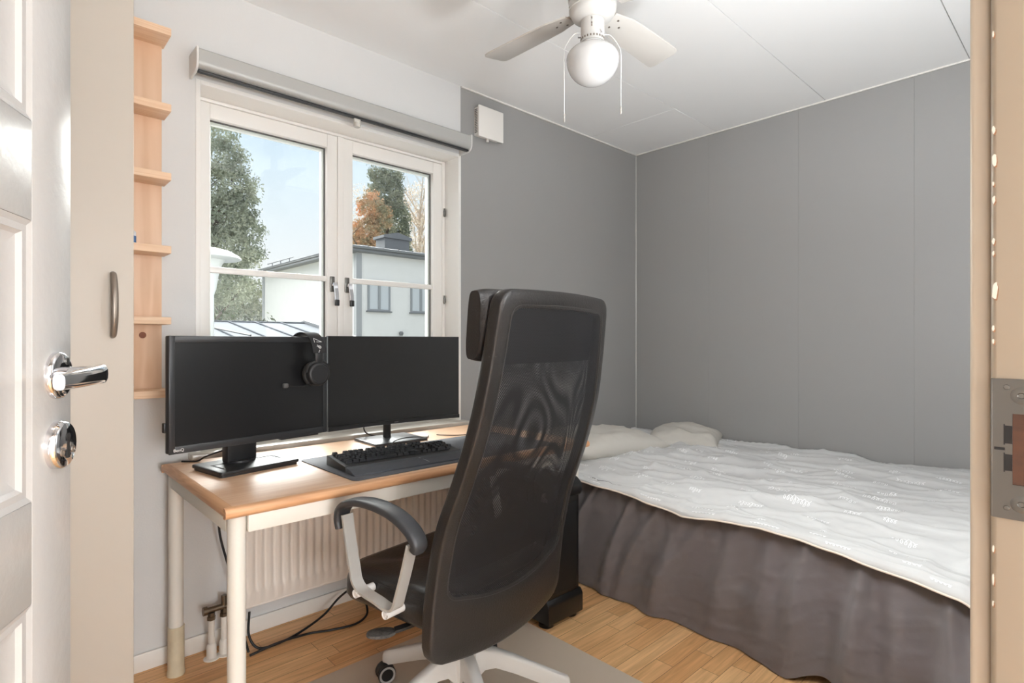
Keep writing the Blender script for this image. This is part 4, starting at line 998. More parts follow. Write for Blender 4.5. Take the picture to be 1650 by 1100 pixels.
def nz(x, y, z, s, oct_=3): return noise.fractal(Vector((x * s, y * s, z * s)), 1.0, 2.0, oct_)
rs = random.Random(21); FOLDS = []
yq = -0.10
while yq > -2.1:
    right = min(1, max(0, (-yq - 1.25) / 0.35))
    FOLDS.append((yq, rs.uniform(0.25, 0.60) * (1 - right) + rs.uniform(-0.02, 0.12) * right, rs.uniform(0.5, 1.0) * (0.75 + 0.75 * right), rs.uniform(0.016, 0.036) * (1 + 0.25 * right), rs.random() < 0.4 * (1 - right)))
    yq -= rs.uniform(0.06, 0.15) * (1 + 0.15 * right)
def skirt_x(y, h):
    # h: 0 at the floor, 1 under the duvet; soft pleats start at the hem and fan out, slanting towards the window
    base = -1.318 - 0.010 * h
    if y < -1.55: base -= 0.012 * (1 - h) * min(1, (-1.55 - y) / 0.3)
    d = 1 - h; f = 0.0
    for (y0, sl, am, wd, short) in FOLDS:
        c = y0 + sl * d * (1 - 0.35 * d); w_ = wd * (0.55 + 1.3 * d)
        e_ = (y - c) / w_
        if abs(e_) < 3.2:
            k_ = am * (0.30 + 0.9 * min(1, d * 1.6)) * (1 if not short else max(0, 1 - d * 1.5))
            f += k_ * math.exp(-e_ * e_)
    w = 0.006 * nz(y, h * 0.9, 9.0, 5.0, 4) + 0.006 * max(0, 1 - 2.6 * abs(nz(y + 0.9 * h, h * 0.8, 2.2, 7.0, 2))) ** 2
    gather = 0.004 * math.sin(y * 85 + 4 * nz(y, 0, 2, 6)) * max(0, h - 0.6) / 0.4
    low = 1.0 if y < -1.5 else 0.62 + 0.38 * min(1, h / 0.35)   # the bottom hem hangs nearly straight
    if -1.5 <= y < -1.3: low = low + (1 - low) * (-1.3 - y) / 0.2
    return base - 0.040 * f * low - w * 0.6 - gather
b = bmn()
NYS, NHS = 420, 56
def skirt_fn(i, j):
    y = BY1 + (BY0 - 0.005 - BY1) * i; top = interp(HEM, y) + 0.012; h = j
    bot = 0.004 + 0.004 * abs(nz(y, 0, 0, 6))
    if y < -1.55: bot += 0.035 * math.sin(min(1, (-1.55 - y) / 0.22) * PI)
    return Vector((skirt_x(y, h), y, bot + (top - bot) * h))
grid(b, skirt_fn, NYS, NHS)
obj('valance', b, M['skirt_gray'], bd, sharp=180)
b = bmn()
def foot_fn(i, j):
    x = skirt_x(BY0, j) + (BX1 - skirt_x(BY0, j)) * i; y = BY0 - 0.005 - 0.012 * (1 - j) * math.sin(x * 30) * min(1, i * 10); return Vector((x, y, 0.004 + 0.40 * j))
grid(b, foot_fn, 60, 12); obj('foot_valance', b, M['skirt_gray'], bd, sharp=180)

# duvet: heightfield with folds, rolling over the bed's front edge down to a wavy hem
DYA, DYB = -0.06, -2.075
def fold(x, y):
    # long soft creases running mostly along the bed, plus crumple
    a = R(-14); xr = x * math.cos(a) - y * math.sin(a); yr = x * math.sin(a) + y * math.cos(a)
    r1 = 1 - abs(noise.noise(Vector((xr * 5.5, yr * 1.7, 1.3)))) * 2.2
    r2 = 1 - abs(noise.noise(Vector((xr * 11 + 3, yr * 4.0, 7.7)))) * 2.4
    r3 = 1 - abs(noise.noise(Vector((x * 17, y * 13, 3.1)))) * 2.4
    r4 = noise.fractal(Vector((x * 2.6, y * 2.2, 5.0)), 1.0, 2.0, 3)
    return 0.020 * max(0, r1) ** 2.6 + 0.010 * max(0, r2) ** 2.8 + 0.003 * max(0, r3) ** 2.2 + 0.016 * r4 - 0.004
def gauss(x, y, cx, cy, sx, sy): return math.exp(-(((x - cx) / sx) ** 2 + ((y - cy) / sy) ** 2))
def top_z(x, y):
    z = 0.528 + fold(x, y)
    z += 0.012 * gauss(x, y, -0.5, -1.3, 0.45, 0.7)
    z += 0.030 * gauss(x, y, -0.1, -2.0, 0.3, 0.22)
    z -= 0.03 * gauss(x, y, -0.3, -0.18, 0.28, 0.16) * 0
    z += 0.020 * (1 - abs(noise.noise(Vector((x * 2.0 + y * 0.5, y * 5.0, 0.2)))) * 2.0) * gauss(x, y, -0.7, -0.62, 0.6, 0.22)
    return z
XE = -1.27
def duvet_pt(s, y):
    # s 0..1 top from wall to front edge, 1..1.35 over the edge
    hem = interp(HEM, y) + 0.006 * noise.noise(Vector((y * 9, 0, 0)))
    drop_end = 0.0
    if s <= 1.0:
        x = -0.022 + (XE + 0.022) * s; z = top_z(x, y); z -= 0.045 * max(0, (s - 0.72) / 0.28) ** 2.2 * (0.528 - hem) / 0.08
    else:
        q = (s - 1) / 0.35; zt = top_z(XE, y) - 0.045 * (0.528 - hem) / 0.08; a = q * PI / 2
        x = XE - 0.108 * math.sin(a) ** 0.9 - 0.006 * math.sin(y * 24 + 5 * noise.noise(Vector((y * 4, 1, 1)))) * q; z = hem + (zt - hem) * (1 - q ** 1.7) + 0.006 * math.sin(PI * q) + fold(XE - 0.3 * q, y) * 0.5 * (1 - q)
    if y < -2.0:
        t = min(1, (-2.0 - y) / 0.075); z -= 0.055 * t ** 2
    return Vector((x, y, z))
ND, NW = 250, 170
b = bmn()
grid(b, lambda i, j: duvet_pt(1.35 * j, DYA + (DYB - DYA) * i), ND, NW)
bmesh.ops.recalc_face_normals(b, faces=b.faces)
if sum(f.normal.z for f in b.faces) < 0: bmesh.ops.reverse_faces(b, faces=b.faces)
top_faces = list(b.faces)
# hem thickness: turn the free border under
bord = [e for e in b.edges if len(e.link_faces) == 1]
ret = bmesh.ops.extrude_edge_only(b, edges=bord)
vs = [g_ for g_ in ret['geom'] if isinstance(g_, bmesh.types.BMVert)]
for v in vs:
    v.co.z -= 0.010
    if v.co.x < -1.3: v.co.x += 0.010
dv = thing('duvet', 'crumpled pale grey duvet with white script print spread over the bed', 'duvet', (-0.7, -1.07, 0.48))
obj('cover', b, M['duvet'], dv, sharp=180, recalc=False)
# piping strip along the front hem
b = bmn(); hp_ = [duvet_pt(1.35, DYA + (DYB - DYA) * i / 200) + Vector((0.002, 0, -0.004)) for i in range(201)]
sweep(b, hp_, circ(1, 8, 0.004, 0.0055), up=(0, 0, 1)); obj('piping', b, M['duvet_under'], dv, sharp=80)
# handwriting-like print: loose cursive squiggles
b = bmn(); rnd = random.Random(3)
def ribbon(pts2, w):
    prev = None
    for i, (s, y) in enumerate(pts2):
        p = duvet_pt(s, y); p2 = duvet_pt(min(1.34, s + 0.004), y); p3 = duvet_pt(s, y - 0.004)
        n_ = (p2 - p).cross(p3 - p); n_.normalize()
        if n_.z < 0: n_ = -n_
        if s > 1.0 and n_.x > 0: n_ = -n_
        a_, c_ = pts2[max(0, i - 1)], pts2[min(len(pts2) - 1, i + 1)]
        d_ = duvet_pt(*c_) - duvet_pt(*a_)
        if d_.length < 1e-6: continue
        sd = d_.normalized().cross(n_) * w
        cur = (b.verts.new(p + n_ * 0.0016 - sd), b.verts.new(p + n_ * 0.0016 + sd))
        if prev: b.faces.new((prev[0], prev[1], cur[1], cur[0]))
        prev = cur
for row in range(13):
    y = -0.42 - rnd.random() * 0.2
    s0 = 0.06 + row * 0.098
    while y > -1.96:
        nl = rnd.randint(4, 8); sz = 0.020 * rnd.uniform(0.8, 1.15); pts2 = []
        N_ = nl * 9; ph = rnd.random() * 6
        for k in range(N_ + 1):
            t = k / 9.0
            yy = y - t * sz * 0.62 - 0.30 * sz * math.sin(2 * PI * t); tall = 1.0 + 0.9 * (math.sin(math.floor(t) * 2.4 + ph) > 0.5)
            ss = s0 - (0.5 * sz * tall * math.cos(2 * PI * t) - 0.2 * sz * tall) / 1.25 + 0.01 * math.sin(y * 3)
            pts2.append((min(1.31, max(0.02, ss)), max(-2.05, yy)))
        if all(p_[1] > -2.0 for p_ in pts2): ribbon(pts2, 0.0011)
        y -= nl * sz * 0.62 + rnd.uniform(0.06, 0.22)
obj('script_print', b, M['duvet_print'], dv, sharp=180, recalc=False, kind='stuff')

# pillows
def pillow(label, loc, rz, w, l, h, tilt, seed, roll=0):
    o = thing('pillow', label, 'pillow', loc, group='pillows on the bed')
    b = bmn(); n = 44; V1 = []; V2 = []
    m4 = T(*loc) @ RZ(rz) @ RX(tilt) @ RY(roll)
    for sgn, VV in ((1, V1), (-1, V2)):
        for i in range(n + 1):
            c = []
            for j in range(n + 1):
                u, v = 2 * i / n - 1, 2 * j / n - 1
                e = max(0.0, (1 - abs(u) ** 3.2) * (1 - abs(v) ** 3.2)) ** 0.5
                pin = 1 - 0.07 * (1 - abs(v)) * 0 - 0.05 * (1 - v * v) * abs(u) ** 4 - 0.0
                pin2 = 1 - 0.05 * (1 - u * u) * abs(v) ** 4
                x, y = u * w / 2 * pin, v * l / 2 * pin2
                cr = 0.016 * noise.fractal(Vector((x * 7 + seed, y * 7, sgn)), 1.0, 2.0, 4) + 0.014 * (1 - abs(noise.noise(Vector((x * 9, y * 5 + seed, 2)))) * 2)
                c.append(b.verts.new(m4 @ Vector((x, y, sgn * (h / 2 * e + cr * e)))))
            VV.append(c)
    for i in range(n):
        for j in range(n):
            b.faces.new((V1[i][j], V1[i + 1][j], V1[i + 1][j + 1], V1[i][j + 1])); b.faces.new((V2[i][j], V2[i][j + 1], V2[i + 1][j + 1], V2[i + 1][j]))
    bmesh.ops.remove_doubles(b, verts=b.verts, dist=0.0006)
    obj('cover', b, M['pillow_beige'], o, sharp=180)
    return o
pillow('beige pillow lying at the window end of the bed nearest the chair', (-0.86, -0.33, 0.575), 80, 0.50, 0.64, 0.15, 2, 1.0)
pillow('beige pillow pushed against the grey wall beside the bed corner', (-0.25, -0.52, 0.545), 22, 0.38, 0.42, 0.14, 0, 5.0, roll=-3)

# ================================================================== CEILING FAN
FX, FY = -1.969, -1.187
cf = thing('ceiling_fan', 'white four-bladed ceiling fan with an opal globe light', 'ceiling fan', (FX, FY, CEIL))
def fl(prof, m, name, seg=40, parent=cf, **k):
    b = bmn(); lathe(b, prof, seg, T(FX, FY, 0)); return obj(name, b, M[m], parent, **k)
fl([(0.045, 2.36), (0.062, 2.38), (0.066, 2.4598)], 'fan_white', 'canopy'); fl([(0.022, 2.26), (0.022, 2.362)], 'fan_white', 'down_rod')
hs = fl([(0.036, 2.142), (0.045, 2.143), (0.064, 2.154), (0.070, 2.166), (0.071, 2.172), (0.074, 2.173), (0.074, 2.198), (0.072, 2.201), (0.076, 2.205), (0.078, 2.225), (0.074, 2.245), (0.060, 2.262), (0.022, 2.268)], 'fan_white', 'motor_housing', sharp=60)
lk = fl([(0.036, 2.073), (0.037, 2.076), (0.0365, 2.1415)], 'fan_white', 'light_kit')
for ang in (140, 20, 260):
    a = R(ang); b = bmn(); rod(b, (FX + 0.035 * math.cos(a), FY + 0.035 * math.sin(a), 2.092), (FX + 0.046 * math.cos(a), FY + 0.046 * math.sin(a), 2.092), 0.0042); obj('thumb_screw', b, M['chrome'], lk)
b = bmn()
for k in range(24):
    a = 2 * PI * k / 24; box(b, -0.0012, 0.0012, -0.0022, 0.0022, -0.003, 0.003, 0, 1, T(FX + 0.0368 * math.cos(a), FY + 0.0368 * math.sin(a), 2.082) @ RZ(math.degrees(a)))
for dz in (2.133, 2.118, 2.110):
    a = R(215); box(b, -0.001, 0.001, -0.0018, 0.0018, -0.003, 0.003, 0, 1, T(FX + 0.0368 * math.cos(a), FY + 0.0368 * math.sin(a), dz) @ RZ(215))
obj('vent_slots', b, M['pewter'], lk, kind='stuff')
gp = []
for k in range(0, 19): a = R(-90 + 90 * k / 18); gp.append((max(0.0005, 0.082 * math.cos(a)), 2.022 + 0.080 * math.sin(a)))
for k in range(1, 13): a = R(66 * k / 12); gp.append((0.082 * math.cos(a), 2.022 + 0.047 * math.sin(a)))
fl(gp + [(0.033, 2.0685), (0.033, 2.0735)], 'globe_opal', 'globe', 48, sharp=70)
for ang in (2.5, 92.5, 182.5, 272.5):
    b = bmn(); NB = 26
    pts = [(0.085, 0.032), (0.12, 0.040), (0.16, 0.050), (0.22, 0.054), (0.30, 0.0565), (0.38, 0.0585), (0.425, 0.059), (0.437, 0.055), (0.444, 0.047), (0.446, 0.038)]
    poly = [(x, -w) for x, w in pts] + [(x, w) for x, w in reversed(pts)]
    m4 = T(FX, FY, 2.183) @ RZ(ang) @ RX(-11)
    extr(b, poly, 'z', -0.003, 0.003, 0.0012); bmesh.ops.transform(b, matrix=m4, verts=b.verts); bl = obj('blade', b, M['fan_blade'], cf)
    b = bmn(); extr(b, [(0.06, -0.014), (0.10, -0.014), (0.135, -0.030), (0.155, -0.024), (0.155, 0.024), (0.135, 0.030), (0.10, 0.014), (0.06, 0.014)], 'z', 0.0032, 0.0062, 0.001); bmesh.ops.transform(b, matrix=m4, verts=b.verts); obj('blade_iron', b, M['fan_white'], bl)
    b = bmn()
    for (sx_, sy_) in ((0.115, 0.018), (0.115, -0.018), (0.145, 0.0)): lathe(b, [(0.0036, -0.0048), (0.0036, -0.0028)], 10, m4 @ T(sx_, sy_, 0))
    obj('blade_screws', b, M['pewter'], bl)
b = bmn()
for k in range(6):
    a = 2 * PI * k / 6 + 0.4; lathe(b, [(0.0024, 0), (0.0024, 0.0015)], 8, T(FX + 0.0735 * math.cos(a), FY + 0.0735 * math.sin(a), 2.181) @ RZ(math.degrees(a)) @ RY(90))
obj('housing_screws', b, M['pewter'], hs)
for (px, py, z0_, z1_) in ((-1.978 - 0.054, -1.187 + 0.062, 1.83, 2.105), (-1.969 + 0.066, -1.187 - 0.060, 1.855, 2.100)):
    b = bmn(); d_ = Vector((px - FX, py - FY, 0)).normalized()
    st_ = Vector((FX, FY, z1_)) + d_ * 0.036
    tube(b, [st_, st_ + d_ * 0.020 + Vector((0, 0, -0.002)), Vector((px - d_.x * 0.010, py - d_.y * 0.010, z1_ - 0.030)), Vector((px, py, z1_ - 0.06)), Vector((px, py, (z0_ + z1_) / 2 - 0.03)), Vector((px, py, z0_ + 0.02))], 0.0012, 6)
    pc = obj('pull_chain', b, M['chain_white'], cf, sharp=80)
    b = bmn(); lathe(b, [(0.001, z0_ - 0.004), (0.0028, z0_ + 0.002), (0.0022, z0_ + 0.012), (0.0034, z0_ + 0.018), (0.001, z0_ + 0.024)], 10, T(px, py, 0)); obj('pull_toggle', b, mat('toggle_clear', rgb(176, 172, 166), 0.3) if 'toggle_clear' not in M else M['toggle_clear'], pc)

# ================================================================== OUTSIDE
def at(px, py, t): return CAM + FW * t + RT * ((px - 825) / FPX * t) + Vector((0, 0, (550 - py) / FPX * t))
GZ = -2.9
S('ground', bx(-40, 60, 0.6, 120, GZ - 0.3, GZ), M['lawn'])
nh = thing('house', 'white rendered neighbour house with a low grey metal roof', 'house', (10, 20, GZ))
hx0, hx1, hy0, hy1, hz = 6.27, 15.5, 16.1, 25.3, 4.33
b = bmn(); box(b, hx0, hx1, hy0, hy1, GZ, hz); obj('walls', b, M['render_white'], nh)
b = bmn()
for (a, c) in ((hx0, hy0), (hx1, hy0), (hx0, hy1)): box(b, a - 0.05, a + 0.16, c - 0.05, c + 0.16, GZ, hz - 0.02)
obj('corner_boards', b, mat('board_gray', rgb(176, 178, 182), 0.6), nh)
b = bmn(); ov = 0.30
box(b, hx0 - ov, hx1 + ov, hy0 - ov, hy1 + ov, hz, hz + 0.10, 0.02); box(b, hx0 - ov - 0.04, hx1 + ov + 0.04, hy0 - ov - 0.08, hy1 + ov, hz + 0.10, hz + 0.2, 0.03); obj('eaves', b, M['fascia_gray'], nh)
b = bmn(); e_ = 0.36; zr_ = hz + 1.02; z_ = hz + 0.19
c4 = [(hx0 - e_, hy0 - e_, z_), (hx1 + e_, hy0 - e_, z_), (hx1 + e_, hy1 + e_, z_), (hx0 - e_, hy1 + e_, z_)]
r2 = [(hx0 + 4.4, 20.7, zr_), (hx1 - 3.6, 20.7, zr_)]
Vv = [b.verts.new(p) for p in c4 + r2]
for f in ((0, 1, 5, 4), (1, 2, 5), (2, 3, 4, 5), (3, 0, 4)): b.faces.new([Vv[i] for i in f])
b.faces.new([Vv[i] for i in (3, 2, 1, 0)])
for k in range(1, 16):
    x = hx0 - e_ + k * 0.62; tt = min(1.0, (x - (hx0 - e_)) / 4.7, (hx1 + e_ - x) / 3.9); tt = max(0.02, tt)
    p0 = Vector((x, hy0 - e_, z_ + 0.02)); p1 = Vector((x, hy0 - e_ + (20.7 - hy0 + e_) * tt, z_ + (zr_ - z_) * tt + 0.02)); rod(b, p0, p1, 0.018, None, 4)
obj('roof', b, M['roof_gray'], nh, sharp=10)
b = bmn(); box(b, 9.85, 11.15, 20.3, 21.1, zr_ - 0.6, 5.88); box(b, 9.75, 11.25, 20.2, 21.2, 5.88, 6.0); extr(b, [(9.75, 6.0), (11.25, 6.0), (10.5, 6.18)], 'y', 20.2, 21.2); obj('chimney', b, M['fascia_gray'], nh)
for (x0, x1) in ((6.68, 7.60), (8.50, 9.42), (11.2, 12.1)):
    b = bmn(); fz0, fz1 = 2.26, 3.33
    for (a, c, d, f) in ((x0, x0 + 0.06, fz0, fz1), (x1 - 0.06, x1, fz0, fz1), (x0 + .06, x1 - .06, fz1 - 0.06, fz1), (x0 + .06, x1 - .06, fz0, fz0 + 0.06), ((x0 + x1) / 2 - 0.05, (x0 + x1) / 2 + 0.05, fz0 + .06, fz1 - .06)): box(b, a, c, 16.04, 16.13, d, f)
    wf = obj('window', b, M['frame_gray'], nh)
    obj('pane', bx(x0 + 0.05, x1 - 0.05, 16.07, 16.09, fz0 + 0.05, fz1 - 0.05), M['house_pane'], wf)
    b = bmn(); box(b, x0 - 0.05, x1 + 0.05, 16.0, 16.1, fz0 - 0.05, fz0); box(b, x0 - 0.05, x1 + 0.05, 15.98, 16.1, fz1, fz1 + 0.04); obj('window_ledge', b, M['fascia_gray'], wf)
b = bmn()
for yy in (22.0, 23.0, 24.0): rod(b, (hx0 - 0.1, yy, hz + 0.25), (hx0 - 0.1, yy, hz + 0.42), 0.02, None, 6)
rod(b, (hx0 - 0.1, 21.6, hz + 0.42), (hx0 - 0.1, 24.6, hz + 0.42), 0.02, None, 6); obj('snow_rail', b, M['fascia_gray'], nh)
b = bmn(); lathe(b, [(0.06, 0), (0.09, 0.1), (0.05, 0.16)], 10, T(8.05, 16.02, 1.36)); obj('wall_lamp', b, M['fascia_gray'], nh)

# outbuilding roof below the window
og = thing('outbuilding', 'low outbuilding with a grey standing-seam metal roof outside the window', 'outbuilding', (-1.0, 8, GZ))
ex = 0.96
def oz(y): return 1.475 - (8 - y) * 0.155 if y <= 8 else 1.475 - (y - 8) * 0.155
b = bmn(); extr(b, [(4.2, oz(4.2)), (8, 1.475), (11.8, oz(11.8)), (11.8, oz(11.8) - 0.08), (8, 1.395), (4.2, oz(4.2) - 0.08)], 'x', -7, ex)
for k in range(17):
    x = 0.52 - k * 0.44; rod(b, (x, 8, 1.485), (x, 4.2, oz(4.2) + 0.01), 0.014, None, 6)
rod(b, (-7, 8, 1.480), (ex, 8, 1.480), 0.02, None, 8)
obj('roof', b, M['roof_gray'], og, sharp=20)
b = bmn(); extr(b, [(4.15, oz(4.2) - 0.1), (8, 1.39), (11.85, oz(11.8) - 0.1), (11.85, oz(11.8) + 0.04), (8, 1.535), (4.15, oz(4.2) + 0.04)], 'x', ex, ex + 0.05); obj('verge_board', b, M['fascia_gray'], og)
b = bmn(); extr(b, [(4.6, GZ), (4.6, oz(4.6) - 0.1), (8, 1.38), (11.4, oz(11.4) - 0.1), (11.4, GZ)], 'x', -6.7, ex - 0.2); obj('walls', b, M['render_white'], og)
b = bmn(); rod(b, at(340, 527, 8.0), at(404, 540, 7.4), 0.012, None, 6); obj('wire', b, M['cable_black'], og)

lp = at(338, 440, 5.0); q_ = 5.0 / 8.6
def lz(z): return H + (z - H) * q_
sl = thing('street_lamp', 'white mushroom-shaped street lamp outside the left window pane', 'street lamp', (lp.x, lp.y, GZ))
b = bmn(); lathe(b, [(0.035, GZ), (0.035, lz(1.9))], 16, T(lp.x, lp.y, 0)); obj('pole', b, M['lamp_white'], sl)
b = bmn(); lathe(b, [(0.06 * q_, lz(1.86)), (0.09 * q_, lz(1.95)), (0.12 * q_, lz(2.15)), (0.17 * q_, lz(2.33)), (0.22 * q_, lz(2.40))], 28, T(lp.x, lp.y, 0)); obj('lamp_body', b, M['lamp_white'], sl)
b = bmn(); lathe(b, [(0.22 * q_, lz(2.395)), (0.42 * q_, lz(2.405)), (0.445 * q_, lz(2.42)), (0.40 * q_, lz(2.47)), (0.28 * q_, lz(2.535)), (0.10 * q_, lz(2.58)), (0.02 * q_, lz(2.585))], 36, T(lp.x, lp.y, 0)); obj('shade', b, M['lamp_white'], sl)

def foliage(bm, blobs, n, size, rnd, droop=0.0):
    tot = sum(b_[3] * b_[4] * b_[5] for b_ in blobs) ** 1.0
    for (cx, cy, cz, sx, sy, sz) in blobs:
        k = max(20, int(n * sx * sy * sz / tot))
        for _ in range(k):
            while True:
                v = Vector((rnd.uniform(-1, 1), rnd.uniform(-1, 1), rnd.uniform(-1, 1)))
                if v.length <= 1: break
            v = v.normalized() * (v.length ** 0.5) * rnd.choice((0.9, 1.0, 1.0, 1.12, 1.22))
            p = Vector((cx + v.x * sx, cy + v.y * sy, cz + v.z * sz))
            g_ = noise.fractal(p * (0.16 / size), 1.0, 2.0, 3)
            if g_ < -0.10 + 0.22 * (v.length - 0.75): continue
            d = Vector((rnd.gauss(0, 1), rnd.gauss(0, 1), rnd.gauss(0, 1) - droop)).normalized(); e = d.cross(Vector((rnd.gauss(0, 1), rnd.gauss(0, 1), rnd.gauss(0, 1)))).normalized()
            l = size * rnd.uniform(0.6, 1.5); w = l * 0.45
            vs_ = [bm.verts.new(p - d * l), bm.verts.new(p + e * w), bm.verts.new(p + d * l), bm.verts.new(p - e * w)]
            bm.faces.new(vs_)
def tree(name, label, base, th, tr, blobs, n, size, leafm, barkm='bark', branches=0, seed=1, group=None, droop=0.0):
    rnd = random.Random(seed); t = thing(name, label, 'tree', base, group=group or 'trees outside the window')
    b = bmn(); B0 = Vector(base); rod(b, B0, B0 + Vector((0, 0, th)), tr, tr * 0.35, 10)
    for k in range(branches):
        h = th * rnd.uniform(0.35, 0.98); a = rnd.uniform(0, 2 * PI); L = th * rnd.uniform(0.2, 0.42); p0 = B0 + Vector((0, 0, h)); p1 = p0 + Vector((math.cos(a) * L * 0.6, math.sin(a) * L * 0.6, L * 0.8))
        rod(b, p0, p1, tr * 0.3, tr * 0.08, 5)
        for q in range(4):
            s = rnd.uniform(0.3, 1); m_ = p0 + (p1 - p0) * s; a2 = rnd.uniform(0, 2 * PI); rod(b, m_, m_ + Vector((math.cos(a2) * L * 0.3, math.sin(a2) * L * 0.3, L * 0.35)), tr * 0.1, tr * 0.03, 4)
    obj('trunk', b, M[barkm], t, sharp=80)
    if blobs:
        b = bmn(); foliage(b, blobs, n, size, rnd, droop); obj('foliage', b, M[leafm], t, smooth=False, recalc=False)
    return t
def blob(px, py, t, rx, rz): # picture-space centre and radii in metres
    p = at(px, py, t); return (p.x, p.y, p.z, rx, rx, rz)
def g0(px, t): p = at(px, 550, t); return (p.x, p.y, GZ)
s = 30 / FPX
tree('oak_tree', 'big leafy green tree filling the left edge of the window view', g0(338, 30), 11, 0.35,
     [blob(352, 215, 30, 28 * s, 26 * s), blob(345, 255, 30, 48 * s, 30 * s), blob(372, 246, 30, 18 * s, 22 * s), blob(360, 300, 30, 50 * s, 34 * s), blob(350, 350, 30, 56 * s, 36 * s), blob(388, 330, 30, 26 * s, 30 * s), blob(395, 370, 30, 30 * s, 22 * s), blob(352, 405, 30, 62 * s, 36 * s), blob(392, 412, 30, 24 * s, 18 * s), blob(352, 460, 30, 50 * s, 34 * s)], 56000, 0.078, 'leaf_oak', branches=14, seed=2)
s = 37 / FPX
tree('shrub_tree', 'bushy green shrub tree beside the corner of the white house', g0(392, 37), 3.2, 0.15,
     [blob(350, 490, 37, 34 * s, 34 * s), blob(385, 478, 37, 34 * s, 30 * s), blob(412, 490, 37, 20 * s, 40 * s), blob(370, 510, 37, 60 * s, 24 * s)], 24000, 0.088, 'leaf_bush', branches=6, seed=3)
s = 46 / FPX
tree('poplar_tree', 'tall dark green columnar tree behind the house chimney', g0(624, 46), 15, 0.35,
     [blob(608, 272, 46, 15 * s, 24 * s), blob(632, 276, 46, 18 * s, 22 * s), blob(622, 315, 46, 27 * s, 36 * s), blob(632, 360, 46, 27 * s, 40 * s), blob(640, 395, 46, 22 * s, 26 * s), blob(612, 400, 46, 22 * s, 26 * s)], 34000, 0.105, 'leaf_poplar', branches=0, seed=4)
s = 42 / FPX
tree('maple_tree', 'orange autumn tree beside the tall dark green tree', g0(594, 42), 10, 0.25,
     [blob(597, 335, 42, 20 * s, 26 * s), blob(620, 350, 42, 13 * s, 18 * s), blob(590, 375, 42, 24 * s, 26 * s), blob(608, 395, 42, 22 * s, 18 * s), blob(580, 400, 42, 16 * s, 18 * s)], 18000, 0.09, 'leaf_orange', branches=8, seed=5)
s = 55 / FPX
tree('bare_tree', 'pale nearly bare tree on the right of the window view', g0(676, 55), 17, 0.3,
     [blob(678, 330, 55, 30 * s, 34 * s), blob(680, 375, 55, 32 * s, 32 * s), blob(668, 400, 55, 24 * s, 20 * s)], 6000, 0.10, 'leaf_bare', 'bark_pale', branches=46, seed=6)
s2 = 72 / FPX
tree('bare_tree', 'pale bare tree at the left side of the right-hand window pane', g0(580, 72), 18, 0.25,
     [blob(582, 330, 72, 26 * s2, 34 * s2), blob(580, 375, 72, 26 * s2, 26 * s2)], 3500, 0.10, 'leaf_bare', 'bark_pale', branches=40, seed=8)
p0, p1 = at(300, 514, 16), at(424, 514, 17.5)
b = bmn(); rnd = random.Random(9)
foliage(b, [(p0.x + (p1.x - p0.x) * k / 9, p0.y + (p1.y - p0.y) * k / 9, 0.6, 0.55, 0.45, 1.25) for k in range(10)], 9000, 0.07, rnd)
box(b, min(p0.x, p1.x) + 0.2, max(p0.x, p1.x) - 0.2, (p0.y + p1.y) / 2 - 0.15, (p0.y + p1.y) / 2 + 0.15, GZ, 1.2)
obj('hedge', b, M['leaf_hedge'], label='dark clipped hedge just above the outbuilding roof ridge', cat='hedge', smooth=False, recalc=False)

# ================================================================== LIGHT
w = bpy.data.worlds.new('sky'); SC.world = w; w.use_nodes = True
nt = w.node_tree; bg = nt.nodes['Background']
tc = nt.nodes.new('ShaderNodeTexCoord'); sx = nt.nodes.new('ShaderNodeSeparateXYZ'); nt.links.new(tc.outputs['Generated'], sx.inputs[0])
rp = nt.nodes.new('ShaderNodeValToRGB'); nt.links.new(sx.outputs['Z'], rp.inputs['Fac'])
cr = rp.color_ramp; cr.elements[0].position = 0.0; cr.elements[0].color = rgb(240, 241, 243); cr.elements[1].position = 0.60; cr.elements[1].color = rgb(236, 238, 242)
for pos, c in ((0.13, rgb(240, 242, 246)), (0.22, rgb(230, 240, 249)), (0.34, rgb(210, 230, 249)), (0.42, rgb(216, 231, 247))):
    e = cr.elements.new(pos); e.color = c
nt.links.new(rp.outputs['Color'], bg.inputs['Color']); bg.inputs['Strength'].default_value = 0.54

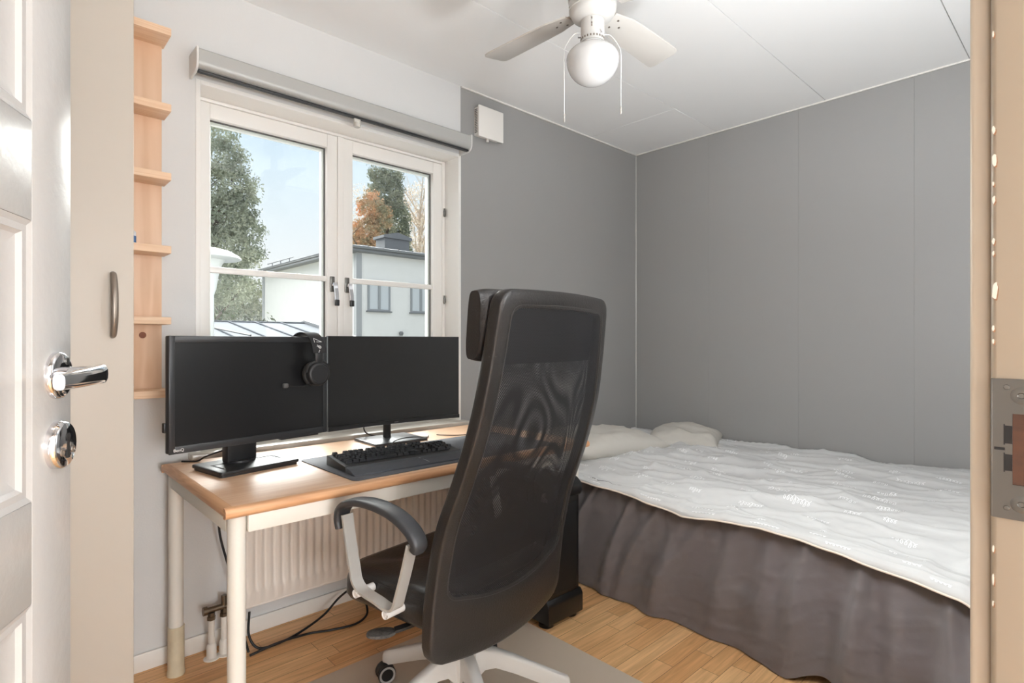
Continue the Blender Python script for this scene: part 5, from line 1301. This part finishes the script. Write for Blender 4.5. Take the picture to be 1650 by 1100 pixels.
def light(name, kind, loc, energy, color=(1, 1, 1), rot=None, **k):
    l = bpy.data.lights.new(name, kind); l.energy = energy; l.color = color
    for a, v in k.items(): setattr(l, a, v)
    o = bpy.data.objects.new(name, l); COL.objects.link(o); o.location = loc
    if rot is not None: o.rotation_euler = rot
    return o
# bright overcast sun, high over the neighbour house, very soft
sd = Vector((-0.06, -0.84, -0.54)).normalized()
so_ = light('sun', 'SUN', (0, 10, 12), 9.5, (1.0, 0.985, 0.97), angle=R(60)); so_.rotation_euler = sd.to_track_quat('-Z', 'Y').to_euler()
# added fill lights, out of view: hall behind the camera and beside the door
light('hall_top_fill', 'AREA', (-2.9, -3.2, 2.40), 4, (0.97, 0.985, 1.0), (0, 0, 0), shape='DISK', size=0.5)  # added weak fill for the jamb and open door
light('hall_fill', 'POINT', (-3.24, -3.75, 1.10), 70, (0.95, 0.975, 1.0), shadow_soft_size=0.3)  # added fill through the doorway for left wall, radiator and floor
light('corner_up_fill', 'SPOT', (-1.75, -2.0, 1.10), 19, (0.94, 0.97, 1.0), (R(180), 0, 0), spot_size=R(150), spot_blend=0.5, shadow_soft_size=0.15)  # added upward fill, bounced off the ceiling
light('door_wall_fill', 'AREA', (-2.36, -2.19, 1.50), 12.5, (0.94, 0.97, 1.0), (0, R(-106), 0), shape='RECTANGLE', size=0.7, size_y=0.06)  # added fill for the grey wall and bed, no fitting modelled

# ================================================================== CAMERA AND COLOUR
cd = bpy.data.cameras.new('camera'); cd.sensor_width = 36; cd.sensor_fit = 'HORIZONTAL'; cd.lens = FPX * 36 / 1650; cd.clip_start = 0.02; cd.clip_end = 300
co = bpy.data.objects.new('camera', cd); COL.objects.link(co); co.location = CAM; co.rotation_euler = (R(90), 0, YAW - R(90)); SC.camera = co
vs_ = SC.view_settings; SC.display_settings.display_device = 'sRGB'; vs_.view_transform = 'Standard'; vs_.look = 'None'; vs_.gamma = 1.0; vs_.exposure = 1.1; vs_.use_curve_mapping = False
SC.cycles.use_denoising = True; SC.cycles.max_bounces = 14; SC.cycles.transparent_max_bounces = 24; SC.cycles.diffuse_bounces = 8; SC.cycles.sample_clamp_indirect = 6.0
